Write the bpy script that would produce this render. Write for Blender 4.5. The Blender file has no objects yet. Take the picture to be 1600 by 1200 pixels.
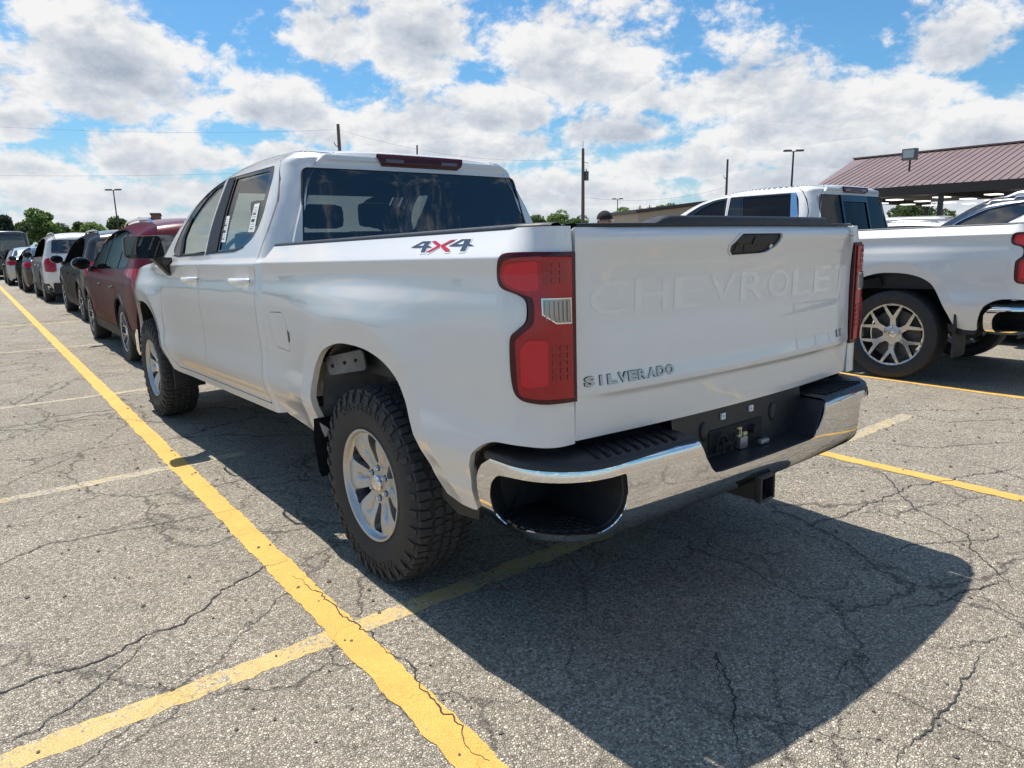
import bpy, bmesh, math, random
import numpy as np
from mathutils import Vector, Matrix
from mathutils.geometry import delaunay_2d_cdt
random.seed(7); np.random.seed(7)
scene = bpy.context.scene
COL = scene.collection
# ------------------------------------------------------------------ camera
CAM = (-2.2034, -1.4306, 1.3558); YAW, PIT, ROL, FPX = .6733, .2012, -.0186, 1091.43
cd = bpy.data.cameras.new('camera'); cam = bpy.data.objects.new('camera', cd); COL.objects.link(cam)
fw = Vector((math.sin(YAW)*math.cos(PIT), math.cos(YAW)*math.cos(PIT), -math.sin(PIT)))
rt = Vector((math.cos(YAW), -math.sin(YAW), 0)); up = rt.cross(fw)
r2 = rt*math.cos(ROL)+up*math.sin(ROL); u2 = -rt*math.sin(ROL)+up*math.cos(ROL)
M = Matrix.Identity(4)
for i in range(3):
    M[i][0] = r2[i]; M[i][1] = u2[i]; M[i][2] = -fw[i]; M[i][3] = CAM[i]
cam.matrix_world = M
cd.sensor_width = 36; cd.lens = 36*FPX/1600; cd.clip_start = .05; cd.clip_end = 4000
scene.camera = cam
def pix_dir(px, py):
    d = fw+r2*((px-800)/FPX)-u2*((py-600)/FPX); return d.normalized()
def pix_at(px, py, dist):                       # point seen at a pixel, at a given ground distance from the camera
    d = pix_dir(px, py); t = dist/math.hypot(d.x, d.y); return Vector(CAM)+d*t
# ------------------------------------------------------------------ light
SUN_EL = math.radians(67.5); SUN_AZ = math.radians(-1.5)      # azimuth from +Y towards +X
sd = Vector((math.cos(SUN_EL)*math.sin(SUN_AZ), math.cos(SUN_EL)*math.cos(SUN_AZ), math.sin(SUN_EL)))
sl = bpy.data.lights.new('sun', 'SUN'); sl.energy = 5.0; sl.angle = math.radians(.53); sl.color = (1, .955, .88)
so = bpy.data.objects.new('sun', sl); COL.objects.link(so); so.rotation_euler = sd.to_track_quat('Z', 'Y').to_euler(); so.location = (0, 0, 30)
scene.view_settings.view_transform = 'Standard'; scene.view_settings.look = 'None'
scene.view_settings.exposure = 0.32; scene.view_settings.gamma = 1.0
scene.render.engine = 'CYCLES'
world = bpy.data.worlds.new('World'); scene.world = world; world.use_nodes = True
class NT:                                        # small helper for writing node trees
    def __init__(s, tree): s.t = tree
    def n(s, typ, **kw):
        nd = s.t.nodes.new(typ)
        for k, v in kw.items():
            if k.startswith('i_'): nd.inputs[k[2:].replace('_', ' ')].default_value = v
            else: setattr(nd, k, v)
        return nd
    def put(s, sock, v):
        if isinstance(v, bpy.types.NodeSocket): s.t.links.new(v, sock)
        else: sock.default_value = v
    def m(s, op, a, b=0.0, c=None, clamp=False):
        nd = s.n('ShaderNodeMath', operation=op, use_clamp=clamp)
        s.put(nd.inputs[0], a); s.put(nd.inputs[1], b)
        if c is not None: s.put(nd.inputs[2], c)
        return nd.outputs[0]
    def v(s, op, a, b=(0, 0, 0), sc=None):
        nd = s.n('ShaderNodeVectorMath', operation=op)
        s.put(nd.inputs[0], a)
        if op != 'SCALE': s.put(nd.inputs[1], b)
        if sc is not None: s.put(nd.inputs['Scale'], sc)
        return nd.outputs['Value'] if op in ('LENGTH', 'DOT_PRODUCT', 'DISTANCE') else nd.outputs['Vector']
    def ss(s, a, lo, hi, o0=0., o1=1., mode='SMOOTHSTEP'):
        nd = s.n('ShaderNodeMapRange', interpolation_type=mode)
        for k, vv in zip(('Value', 'From Min', 'From Max', 'To Min', 'To Max'), (a, lo, hi, o0, o1)): s.put(nd.inputs[k], vv)
        return nd.outputs['Result']
    def mix(s, f, a, b, typ='MIX'):
        nd = s.n('ShaderNodeMix', data_type='RGBA', blend_type=typ)
        s.put(nd.inputs[0], f); s.put(nd.inputs[6], a); s.put(nd.inputs[7], b)
        return nd.outputs[2]
    def noise(s, vec, scale, detail=4., rough=.55, dist=0.):
        nd = s.n('ShaderNodeTexNoise'); s.put(nd.inputs['Vector'], vec)
        nd.inputs['Scale'].default_value = scale; nd.inputs['Detail'].default_value = detail
        nd.inputs['Roughness'].default_value = rough; nd.inputs['Distortion'].default_value = dist
        return nd.outputs['Fac']
def build_sky():
    t = world.node_tree; t.nodes.clear(); N = NT(t)
    sky = N.n('ShaderNodeTexSky', sky_type='NISHITA', sun_disc=False, sun_elevation=SUN_EL, sun_rotation=SUN_AZ, altitude=200., air_density=1.15, dust_density=.9, ozone_density=1.6)
    geo = N.n('ShaderNodeTexCoord').outputs['Generated']
    d = N.v('NORMALIZE', geo)
    sx = N.n('ShaderNodeSeparateXYZ'); t.links.new(d, sx.inputs[0])
    X, Y, Z = sx.outputs
    az = N.m('ARCTAN2', X, Y); el = N.m('ARCSINE', Z)
    # cumulus field: a cloud deck seen in perspective.  Heights are looked at on several levels so the heaps get tops and flat bases.
    zc = N.m('ADD', N.m('MAXIMUM', Z, 0.0), .085)
    flat = N.n('ShaderNodeCombineXYZ'); t.links.new(N.m('DIVIDE', X, zc), flat.inputs[0]); t.links.new(N.m('DIVIDE', Y, zc), flat.inputs[1])
    # direction map used for the heaps (azimuth, stretched elevation)
    ang = N.n('ShaderNodeCombineXYZ'); t.links.new(az, ang.inputs[0]); t.links.new(N.m('MULTIPLY', el, 1.5), ang.inputs[1])
    big = N.noise(flat.outputs[0], .62, 3., .5)
    pu = N.noise(ang.outputs[0], 8.5, 7., .62, .2)
    fine = N.noise(ang.outputs[0], 40., 4., .6, .2)
    def heap(a0, e0, ra, re):                     # one large cumulus: flat base, rounded top; returns 1 inside .. negative outside
        da = N.m('DIVIDE', N.m('SUBTRACT', az, math.radians(a0)), math.radians(ra))
        de0 = N.m('DIVIDE', N.m('SUBTRACT', el, math.radians(e0)), math.radians(re))
        de = N.m('MAXIMUM', de0, N.m('MULTIPLY', de0, -1.7))
        q = N.m('SQRT', N.m('ADD', N.m('MULTIPLY', da, da), N.m('MULTIPLY', de, de)))
        return N.m('SUBTRACT', 1.0, q), de0
    acc = None; hgt = None
    for h in SKY_HEAPS:
        q, de0 = heap(*h)
        if acc is None: acc = q; hgt = de0
        else:
            near = N.m('GREATER_THAN', q, acc); acc = N.m('MAXIMUM', q, acc)
            hgt = N.m('ADD', N.m('MULTIPLY', near, de0), N.m('MULTIPLY', N.m('SUBTRACT', 1., near), hgt))
    field = N.m('MULTIPLY_ADD', big, 2.4, -1.40)
    # outside the azimuths in view the free field carries on alone
    inview = N.m('MULTIPLY', N.ss(az, math.radians(-52), math.radians(-36)), N.m('SUBTRACT', 1., N.ss(az, math.radians(92), math.radians(112))))
    inview = N.m('MULTIPLY', inview, N.m('SUBTRACT', 1., N.ss(el, math.radians(22), math.radians(34))))
    free = N.m('ADD', N.m('MULTIPLY', field, N.m('SUBTRACT', 1., inview)), N.m('MULTIPLY', N.m('MULTIPLY_ADD', big, 1.0, -1.05), inview))
    acc = N.m('MAXIMUM', N.m('MULTIPLY_ADD', inview, -4.0, 9.0), 0.0) if acc is None else N.m('MAXIMUM', N.m('ADD', acc, N.m('MULTIPLY_ADD', inview, 3., -3.17)), free)
    dens = N.m('ADD', acc, N.m('MULTIPLY', N.m('ADD', N.m('SUBTRACT', pu, .5), N.m('MULTIPLY', N.m('SUBTRACT', fine, .5), .30)), 2.6))
    cov = N.ss(dens, -.10, .34)
    # light on the heaps: bright rims and tops, grey-blue bellies
    pu2 = N.noise(N.v('ADD', ang.outputs[0], (-.012, .050, 0.)), 8.5, 5., .60, .2)
    relief = N.m('MULTIPLY', N.m('SUBTRACT', pu, pu2), 2.5)
    fine2 = N.noise(N.v('ADD', ang.outputs[0], (-.004, .012, 0.)), 40., 4., .6, .2)
    relief = N.m('ADD', relief, N.m('MULTIPLY', N.m('SUBTRACT', fine, fine2), .8))
    belly = N.ss(N.m('SUBTRACT', dens, N.m('MULTIPLY', hgt, .70)), .15, 1.15)
    rim = N.ss(dens, .10, .75, .30, 0.)
    lit = N.m('ADD', N.m('SUBTRACT', N.m('ADD', rim, .66), N.m('MULTIPLY', belly, .36)), relief, clamp=True)
    cr = N.n('ShaderNodeValToRGB'); t.links.new(lit, cr.inputs[0])
    e = cr.color_ramp.elements; e[0].position = 0.; e[0].color = (.47, .54, .65, 1); e[1].position = 1.; e[1].color = (1.06, 1.06, 1.06, 1)
    m1 = cr.color_ramp.elements.new(.5); m1.color = (.72, .775, .85, 1)
    hz = N.ss(el, math.radians(0), math.radians(9), 1., 0.)
    cloudc = N.mix(N.m('MULTIPLY', hz, .30), cr.outputs[0], (.84, .89, .95, 1))
    cloudc = N.v('SCALE', cloudc, sc=SKY_CLOUD)
    skyc = N.v('MULTIPLY', sky.outputs[0], (SKY_CLEAR*.58, SKY_CLEAR*1.03, SKY_CLEAR*1.32))
    skyc = N.mix(N.ss(el, math.radians(-1), math.radians(10), .75, 0.), skyc, (4.5, 5.7, 6.7, 1))
    cov = N.m('MULTIPLY', cov, N.ss(el, math.radians(-.5), math.radians(.5)))
    final = N.mix(cov, skyc, cloudc)
    bg = N.n('ShaderNodeBackground'); t.links.new(final, bg.inputs[0]); bg.inputs[1].default_value = SKY_STRENGTH
    out = N.n('ShaderNodeOutputWorld'); t.links.new(bg.outputs[0], out.inputs[0])
SKY_STRENGTH = .10; SKY_CLOUD = 6.9; SKY_CLEAR = .80
# the larger heaps: (pixel of the middle of the base line, half width and height in pixels), turned into directions
SKY_HEAPS = []
SKY_HEAPS += [(-11, 15.5, 11, 6.5), (-27, 12, 10, 6), (-9, 8.5, 8, 3.6), (-20, 5.5, 12, 3.2), (-36, 18, 10, 6), (-6, 20.5, 8, 3), (-38, 7, 10, 3.5), (88, 13, 9, 5), (93, 6, 10, 3.2)]
for px, py, hw, hh in ((170, 118, 290, 190), (640, 62, 260, 150), (900, 92, 250, 170), (620, 205, 240, 100), (770, 178, 150, 90), (440, 175, 150, 80), (1290, 178, 280, 130), (1130, 150, 220, 90), (1480, 88, 190, 100),
                       (25, 192, 120, 95), (200, 255, 170, 75), (60, 265, 160, 60), (430, 250, 150, 45), (700, 236, 280, 55), (960, 215, 150, 60), (1230, 208, 190, 60), (1540, 215, 150, 90), (1400, 150, 170, 80), (1040, 262, 230, 60), (1330, 248, 180, 50),
                       (170, 312, 330, 60), (560, 300, 250, 50), (900, 305, 330, 58), (1230, 292, 300, 55), (1560, 262, 150, 50), (330, 352, 500, 50), (900, 348, 600, 48), (1400, 330, 400, 45)):
    dd = pix_dir(px, py); d1 = pix_dir(px+hw, py); d2 = pix_dir(px, py-hh); a0, e0 = math.degrees(math.atan2(dd.x, dd.y)), math.degrees(math.asin(dd.z))
    SKY_HEAPS.append((a0, e0, abs(math.degrees(math.atan2(d1.x, d1.y))-a0), max(.8, math.degrees(math.asin(d2.z))-e0)))
build_sky()
world.cycles.sampling_method = 'MANUAL'; world.cycles.sample_map_resolution = 1024
# ------------------------------------------------------------------ body surfaces (metres, truck frame: x right, y forward from the tailgate, z up)
def catmull(P, k=6):
    P = [np.array(p, float) for p in P]; n = len(P); out = []
    for i in range(n-1):
        p0, p1, p2, p3 = P[max(i-1, 0)], P[i], P[i+1], P[min(i+2, n-1)]
        for j in range(k):
            t = j/k; out.append(.5*(2*p1+(p2-p0)*t+(2*p0-5*p1+4*p2-p3)*t*t+(3*p1-p0-3*p2+p3)*t**3))
    return np.array(out+[P[-1]])
def smooth_table(pts, sig=0.006, n=1400, lo=0.40, hi=1.95):
    zz = np.linspace(lo, hi, n); a = np.array(pts); v = np.interp(zz, a[:, 0], a[:, 1])
    k = int(4*sig/(zz[1]-zz[0]))+1; g = np.exp(-0.5*(np.arange(-k, k+1)*(zz[1]-zz[0])/sig)**2); g /= g.sum()
    return zz, np.convolve(np.pad(v, k, mode='edge'), g, mode='valid')
W_LOW = [(.40, .93), (.52, .948), (.595, .962), (.65, .985), (.70, .997), (.745, .995), (.80, .988), (.88, .989), (.97, .996), (1.08, .999), (1.15, .9935), (1.20, .9865), (1.25, .9845), (1.285, .9885), (1.295, .990)]
T_BED = smooth_table(W_LOW+[(1.345, .951), (1.375, .930), (1.40, .912)], sig=.0035)
T_CAB = smooth_table(W_LOW+[(1.312, .966)]+[(1.312+t*.54, .966-t*.243+.014*math.sin(math.pi*t)) for t in (.1, .3, .5, .7, .9, 1.)])
def seg_dist(Y, Z, poly):
    p = np.array(poly, float); a = p[:-1]; b = p[1:]; ab = b-a
    q = np.stack([Y, Z], -1)[:, None, :]
    t = np.clip(((q-a)*ab).sum(-1)/(ab**2).sum(-1), 0, 1)
    return np.sqrt((((a+t[..., None]*ab)-q)**2).sum(-1)).min(1)
def sstep(a, b, x):
    t = np.clip((x-a)/(b-a), 0, 1); return t*t*(3-2*t)
ARCH_R = [(.500, .495), (.535, .57), (.585, .68), (.636, .78), (.695, .873), (.784, .932), (.905, .966), (1.04, .976), (1.171, .969), (1.32, .925), (1.418, .845), (1.466, .748), (1.482, .62), (1.487, .51)]
ARCH_F = [(y+3.70, z+.045) for y, z in ARCH_R]
ARCH_RS = catmull(ARCH_R); ARCH_FS = catmull(ARCH_F)
def flare(Y, Z, arch):
    d = seg_dist(Y, Z, arch)
    o = np.where(d < .085, .030-.10*(.085-d), .030*np.exp(-((d-.085)/.16)**1.2))
    return o*(1-sstep(1.14, 1.27, Z))*sstep(.44, .58, Z)
CR = .14; CY = .134            # rear bed corner radius and where the side starts to turn
def F_bed(s, z):
    s = np.asarray(s, float); z = np.asarray(z, float)
    L = CR*math.pi/2
    th = np.clip((CY-s)/CR, 0, math.pi/2)
    x = -(1.0-CR)-CR*np.cos(th); y = np.where(s > CY, s, CY-CR*np.sin(th))
    x = x+np.maximum(0, (CY-L)-s)
    nx = -np.cos(th); ny = -np.sin(th)
    bl = np.cos(th)**1.2
    o = (np.interp(z, *T_BED)-1.0)*bl+flare(s, z, ARCH_RS)
    # the upper shoulder also wraps round the corner
    o = o+(np.interp(z, *T_BED)-.985)*(1-bl)*.10*(z > 1.295)
    return np.stack([x+nx*o, y+ny*o, z], -1)
SIL_BACK = [(1.985, .50), (1.985, 1.22), (2.035, 1.36), (2.125, 1.775), (2.105, 1.815), (2.13, 1.855)]
SIL_BACK = SIL_BACK[:1]+[tuple(p) for p in catmull([(1.985, 1.10), (1.99, 1.22), (2.035, 1.36), (2.125, 1.765), (2.117, 1.80), (2.113, 1.83), (2.13, 1.855)], 12)]
SIL_ROOF = [(2.13, 1.855), (2.3, 1.872), (2.8, 1.884), (3.15, 1.868), (3.54, 1.80), (3.83, 1.672), (4.03, 1.51), (4.20, 1.345)]
SIL_ROOF = [tuple(p) for p in catmull(SIL_ROOF, 8)]
def F_cab(y, z):
    y = np.asarray(y, float); z = np.asarray(z, float)
    w = np.interp(z, *T_CAB)
    d = seg_dist(y, z, SIL_BACK); r = .13
    w = w-r*np.clip(1-d/r, 0, 1)**2.2
    d = seg_dist(y, z, SIL_ROOF); r = .065
    w = w-r*np.clip(1-d/r, 0, 1)**2.2
    w = w+flare(y, z, ARCH_FS)
    w = w-.30*np.clip((y-4.75)/1.0, 0, 1)**2.2
    w = w-.05*np.clip((z-1.17)/.16, 0, 1)**2*sstep(4.2, 4.6, y)
    return np.stack([-w, y, z], -1)
# rear bumper: s is the run along the plan curve from the centre line outwards (left side, x negative)
def _bump_plan():
    P = []
    for x in np.linspace(0, .72, 60): P.append((x, -.150+.03*(x/.72)**2))
    cx, cy, rx, ry = .72, .12, .265, .24
    for t in np.linspace(0, math.pi/2, 50)[1:]: P.append((cx+rx*math.sin(t)**.95, cy-ry*math.cos(t)))
    for y in np.linspace(.12, .34, 20)[1:]: P.append((.985-.02*(y-.12), y))
    P = np.array(P); s = np.concatenate([[0], np.cumsum(np.hypot(*(P[1:]-P[:-1]).T))])
    n = np.gradient(P, s, axis=0); n = np.stack([n[:, 1], -n[:, 0]], -1); n /= np.linalg.norm(n, axis=1)[:, None]
    k = np.ones(9)/9
    for i in (0, 1): n[:, i] = np.convolve(np.pad(n[:, i], 4, mode='edge'), k, mode='valid')
    return s, P, n
BS, BP, BN = _bump_plan()
T_BUMP = smooth_table([(.40, -.095), (.44, -.070), (.47, -.042), (.50, -.021), (.53, -.007), (.57, 0), (.66, .004), (.70, -.003), (.715, -.02), (.74, -.04)], sig=.008)
def F_bump(s, z):
    s = np.asarray(s, float); z = np.asarray(z, float)
    sg = np.sign(s)+(s == 0); a = np.abs(s)
    o = np.interp(z, *T_BUMP)
    x = np.interp(a, BS, BP[:, 0])+np.interp(a, BS, BN[:, 0])*o
    y = np.interp(a, BS, BP[:, 1])+np.interp(a, BS, BN[:, 1])*o
    return np.stack([sg*x, y, z], -1)
T_GATE = smooth_table([(.70, .004), (.752, .002), (.80, -.004), (.876, -.012), (.884, -.020), (.89, -.024), (.95, -.014), (1.10, -.004), (1.20, -.006), (1.27, -.017), (1.325, -.033), (1.348, -.034), (1.364, -.024), (1.376, -.004), (1.40, .02)], sig=.004)
def F_gate(x, z):
    x = np.asarray(x, float); z = np.asarray(z, float)
    return np.stack([x, np.interp(z, *T_GATE)*(1-.65*sstep(.66, .815, np.abs(x)))-.045*(1-(x/.815)**2), z], -1)
def F_back(x, z):
    x = np.asarray(x, float); z = np.asarray(z, float)
    a = np.array(SIL_BACK); y = np.interp(z, a[:, 1], a[:, 0])
    return np.stack([x, y-.03*(1-(x/.8)**2), z], -1)
# ------------------------------------------------------------------ mesh helpers
def link(o, parent=None):
    COL.objects.link(o)
    if parent is not None: o.parent = parent
    return o
def mobj(name, V, Fc, mat, parent=None, smooth=False, normals=None, loc=None):
    me = bpy.data.meshes.new(name); me.from_pydata([tuple(map(float, v)) for v in V], [], [tuple(map(int, f)) for f in Fc]); me.update()
    if mat is not None: me.materials.append(mat)
    if smooth or normals is not None: me.polygons.foreach_set('use_smooth', [True]*len(me.polygons))
    if normals is not None: me.normals_split_custom_set_from_vertices([tuple(map(float, n)) for n in normals])
    o = bpy.data.objects.new(name, me); link(o, parent)
    if loc is not None: o.location = loc
    return o
def bobj(name, bm, mat, parent=None, smooth=False, loc=None, sharp=40):
    me = bpy.data.meshes.new(name); bm.normal_update(); bm.to_mesh(me); bm.free()
    if mat is not None: me.materials.append(mat)
    if smooth:
        me.polygons.foreach_set('use_smooth', [True]*len(me.polygons)); me.set_sharp_from_angle(angle=math.radians(sharp))
    o = bpy.data.objects.new(name, me); link(o, parent)
    if loc is not None: o.location = loc
    return o
def empty(name, label=None, cat=None, group=None, loc=(0, 0, 0), rotz=0.):
    o = bpy.data.objects.new(name, None); link(o); o.location = loc; o.rotation_euler = (0, 0, rotz); o.empty_display_size = .2
    return tag(o, label, cat, group)
def tag(o, label=None, cat=None, group=None, kind=None):
    for k, v in (('label', label), ('category', cat), ('group', group), ('kind', kind)):
        if v: o[k] = v
    return o
def copy_tree(o, parent=None, skip=()):
    c = o.copy(); COL.objects.link(c); c.parent = parent
    for ch in o.children:
        if ch.name.split('.')[0] in skip: continue
        copy_tree(ch, c, skip)
    return c
def resample(P, d, closed=True):
    P = [np.array(p, float) for p in P]; out = []
    n = len(P)
    for i in range(n if closed else n-1):
        a, b = P[i], P[(i+1) % n]; k = max(1, int(math.ceil(np.linalg.norm(b-a)/d)))
        for j in range(k): out.append(a+(b-a)*j/k)
    if not closed: out.append(P[-1])
    return np.array(out)
def rnd(P, r=.02, k=5):                       # round the corners of a closed outline
    P = [np.array(p, float) for p in P]; out = []; n = len(P)
    for i in range(n):
        a, b, c = P[i-1], P[i], P[(i+1) % n]; rr = r[i] if isinstance(r, (list, tuple)) else r
        la, lc = np.linalg.norm(a-b), np.linalg.norm(c-b); q = min(rr, la*.45, lc*.45)
        if q < 1e-4: out.append(b); continue
        p0 = b+(a-b)*q/la; p2 = b+(c-b)*q/lc
        for j in range(k+1):
            t = j/k; out.append(p0*(1-t)**2+2*b*t*(1-t)+p2*t*t)
    return out
def spline(P, k=6, closed=False):
    P = [np.array(p, float) for p in P]; n = len(P); out = []
    for i in range(n if closed else n-1):
        g = (lambda j: P[j % n]) if closed else (lambda j: P[min(max(j, 0), n-1)])
        p0, p1, p2, p3 = g(i-1), g(i), g(i+1), g(i+2)
        for j in range(k):
            t = j/k; out.append(.5*(2*p1+(p2-p0)*t+(2*p0-5*p1+4*p2-p3)*t*t+(3*p1-p0-3*p2+p3)*t**3))
    if not closed: out.append(P[-1])
    return out
def inside(U, V, poly):
    c = np.zeros(len(U), bool); p = np.asarray(poly); n = len(p)
    for i in range(n):
        x1, y1 = p[i-1]; x2, y2 = p[i]
        if y1 == y2: continue
        m = ((y1 > V) != (y2 > V)) & (U < (x2-x1)*(V-y1)/(y2-y1)+x1); c ^= m
    return c
def panel(name, F, outer, mat, parent, holes=(), step=.03, lip=.012, orient=1, mirror=False, off=0., edge=None, extra=None):
    """a sheet-metal panel: outline with holes in the two coordinates of a curved surface F, meshed and given its true normals"""
    edge = edge or step*.7
    loops = [resample(outer, edge)]+[resample(h, edge) for h in holes]
    pts = np.concatenate(loops); edges = []; k = 0
    for L in loops:
        n = len(L); edges += [(k+i, k+(i+1) % n) for i in range(n)]; k += n
    lo, hi = loops[0].min(0), loops[0].max(0)
    gu = np.arange(lo[0]+step*.5, hi[0], step); gv = np.arange(lo[1]+step*.5, hi[1], step)
    if len(gu) and len(gv):
        U, V = np.meshgrid(gu, gv, indexing='ij'); U[:, 1::2] += step*.5; U = U.ravel(); V = V.ravel()
        ok = inside(U, V, loops[0])
        for h in loops[1:]: ok &= ~inside(U, V, h)
        U, V = U[ok], V[ok]
        if len(U):
            for L in loops:
                d = seg_dist(U, V, np.concatenate([L, L[:1]])); m = d > step*.45; U, V = U[m], V[m]
                if not len(U): break
        if extra is not None and len(U):           # crease lines: points kept exactly there
            X = np.asarray(extra, float); ok = inside(X[:, 0], X[:, 1], loops[0])
            for h in loops[1:]: ok &= ~inside(X[:, 0], X[:, 1], h)
            X = X[ok]
            for L in loops: X = X[seg_dist(X[:, 0], X[:, 1], np.concatenate([L, L[:1]])) > .004]
            if len(X):
                dm = np.concatenate([np.sqrt(((np.stack([U, V], -1)[i:i+400, None]-X[None])**2).sum(-1)).min(1) for i in range(0, len(U), 400)]); U, V = U[dm > step*.4], V[dm > step*.4]
                pts = np.concatenate([pts, X])
        if len(U): pts = np.concatenate([pts, np.stack([U, V], -1)])
    res = delaunay_2d_cdt([Vector((float(a), float(b))) for a, b in pts], edges, [], 0, 1e-7)
    UV = np.array([(v.x, v.y) for v in res[0]]); T = np.array([f for f in res[2] if len(f) == 3])
    C = UV[T].mean(1); ok = inside(C[:, 0], C[:, 1], loops[0])
    for h in loops[1:]: ok &= ~inside(C[:, 0], C[:, 1], h)
    T = T[ok]
    def ev(uv):
        e = .006 if F is F_cab else 1e-3; P = F(uv[:, 0], uv[:, 1])
        du = F(uv[:, 0]+e, uv[:, 1])-F(uv[:, 0]-e, uv[:, 1]); dv = F(uv[:, 0], uv[:, 1]+e)-F(uv[:, 0], uv[:, 1]-e)
        n = np.cross(du, dv)*orient; n /= np.maximum(np.linalg.norm(n, axis=1), 1e-12)[:, None]
        return P+n*off, n
    P, Nn = ev(UV)
    a, b, c = UV[T[:, 0]], UV[T[:, 1]], UV[T[:, 2]]
    area = (b[:, 0]-a[:, 0])*(c[:, 1]-a[:, 1])-(b[:, 1]-a[:, 1])*(c[:, 0]-a[:, 0])
    T = np.where((area > 0)[:, None], T, T[:, ::-1])
    if orient < 0: T = T[:, ::-1]
    V_, N_, F_ = list(P), list(Nn), [tuple(t) for t in T]
    if lip:
        for li, L in enumerate(loops):
            Pl, Nl = ev(L); n = len(L)
            tang = np.roll(Pl, -1, 0)-np.roll(Pl, 1, 0); sd_ = np.cross(tang, Nl); sd_ /= np.maximum(np.linalg.norm(sd_, axis=1), 1e-9)[:, None]
            ar = .5*np.sum(L[:, 0]*np.roll(L[:, 1], -1)-np.roll(L[:, 0], -1)*L[:, 1])
            sgn = (1 if ar > 0 else -1)*orient*(1 if li == 0 else -1)
            sd_ = sd_*sgn; b0 = len(V_)
            V_ += list(Pl)+list(Pl-Nl*lip); N_ += list(sd_)*2
            for i in range(n):
                j = (i+1) % n; f = (b0+i, b0+n+i, b0+n+j, b0+j)
                F_.append(f if sgn > 0 else f[::-1])
    V_ = np.array(V_); N_ = np.array(N_)
    if mirror:
        V_ = V_*np.array([-1, 1, 1]); N_ = N_*np.array([-1, 1, 1]); F_ = [f[::-1] for f in F_]
    o = mobj(name, V_, F_, mat, parent, normals=N_)
    if hasattr(o, 'shadow_terminator_shading_offset'): o.shadow_terminator_shading_offset = .15
    return o
def grid(name, G, mat, parent=None, smooth=True, flip=False, loc=None):        # G: rows x cols x 3
    G = np.asarray(G, float); r, c = G.shape[:2]; Fc = []
    for i in range(r-1):
        for j in range(c-1):
            f = (i*c+j, i*c+j+1, (i+1)*c+j+1, (i+1)*c+j); Fc.append(f[::-1] if flip else f)
    return mobj(name, G.reshape(-1, 3), Fc, mat, parent, smooth=smooth, loc=loc)
def add_box(bm, lo, hi, bev=0., rot=None):
    lo, hi = Vector(lo), Vector(hi); m = Matrix.Translation((lo+hi)/2)
    if rot is not None: m = m @ rot.to_4x4()
    r = bmesh.ops.create_cube(bm, size=1., matrix=m @ Matrix.Diagonal((*(hi-lo), 1)))
    if bev:
        es = list({e for v in r['verts'] for e in v.link_edges})
        bmesh.ops.bevel(bm, geom=es, offset=bev, segments=2, profile=.6, affect='EDGES')
def box(name, lo, hi, mat, parent=None, bev=0., rot=None, smooth=True):
    bm = bmesh.new(); add_box(bm, lo, hi, bev, rot); return bobj(name, bm, mat, parent, smooth=smooth)
def add_tube(bm, P, r, n=8, caps=True):
    P = [Vector(p) for p in P]; rings = []; ref = None
    for i, p in enumerate(P):
        t = (P[min(i+1, len(P)-1)]-P[max(i-1, 0)]).normalized()
        if ref is None: ref = t.orthogonal().normalized()
        ref = (ref-t*ref.dot(t)).normalized(); b = t.cross(ref)
        rr = r[i] if isinstance(r, (list, tuple)) else r
        rings.append([bm.verts.new(p+(ref*math.cos(a)+b*math.sin(a))*rr) for a in [2*math.pi*k/n for k in range(n)]])
    for A, B in zip(rings, rings[1:]):
        for k in range(n): bm.faces.new((A[k], A[(k+1) % n], B[(k+1) % n], B[k]))
    if caps: bm.faces.new(rings[0][::-1]); bm.faces.new(rings[-1])
def tube(name, P, r, mat, parent=None, n=8):
    bm = bmesh.new(); add_tube(bm, P, r, n); return bobj(name, bm, mat, parent, smooth=True)
def lathe_x(prof, n=64):                       # profile (x, r) turned about the x axis
    V, Fc = [], []; k = len(prof)
    for i in range(n):
        a = 2*math.pi*i/n
        for x, r in prof: V.append((x, r*math.cos(a), r*math.sin(a)))
    for i in range(n):
        for j in range(k-1): Fc.append((i*k+j, i*k+j+1, ((i+1) % n)*k+j+1, ((i+1) % n)*k+j))
    return V, Fc
def lathe(name, prof, mat, parent=None, n=64, loc=None, sharp=35):
    V, Fc = lathe_x(prof, n); bm = bmesh.new(); vs = [bm.verts.new(v) for v in V]
    for f in Fc:
        try: bm.faces.new([vs[i] for i in f])
        except ValueError: pass
    bmesh.ops.remove_doubles(bm, verts=bm.verts, dist=1e-5); bmesh.ops.recalc_face_normals(bm, faces=bm.faces)
    return bobj(name, bm, mat, parent, smooth=True, loc=loc, sharp=sharp)
def prism(name, poly, F, depth, mat, parent=None, step=.05, orient=1, off=0.):     # a raised piece on a surface
    return panel(name, F, poly, mat, parent, step=step, lip=depth, orient=orient, off=off+depth)
def text_data(s, size, ext=0., xs=1., shear=0., bold=0., res=3):
    c = bpy.data.curves.new('t', 'FONT'); c.body = s; c.size = size; c.extrude = ext; c.offset = bold; c.resolution_u = res; c.shear = shear
    o = bpy.data.objects.new('t', c); COL.objects.link(o); dg = bpy.context.evaluated_depsgraph_get(); dg.update()
    me = bpy.data.meshes.new_from_object(o.evaluated_get(dg)); V = np.array([v.co[:] for v in me.vertices]).reshape(-1, 3); Fc = [tuple(p.vertices) for p in me.polygons]
    bpy.data.objects.remove(o); bpy.data.curves.remove(c); bpy.data.meshes.remove(me)
    if len(V): V[:, 0] *= xs
    return V, Fc
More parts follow.
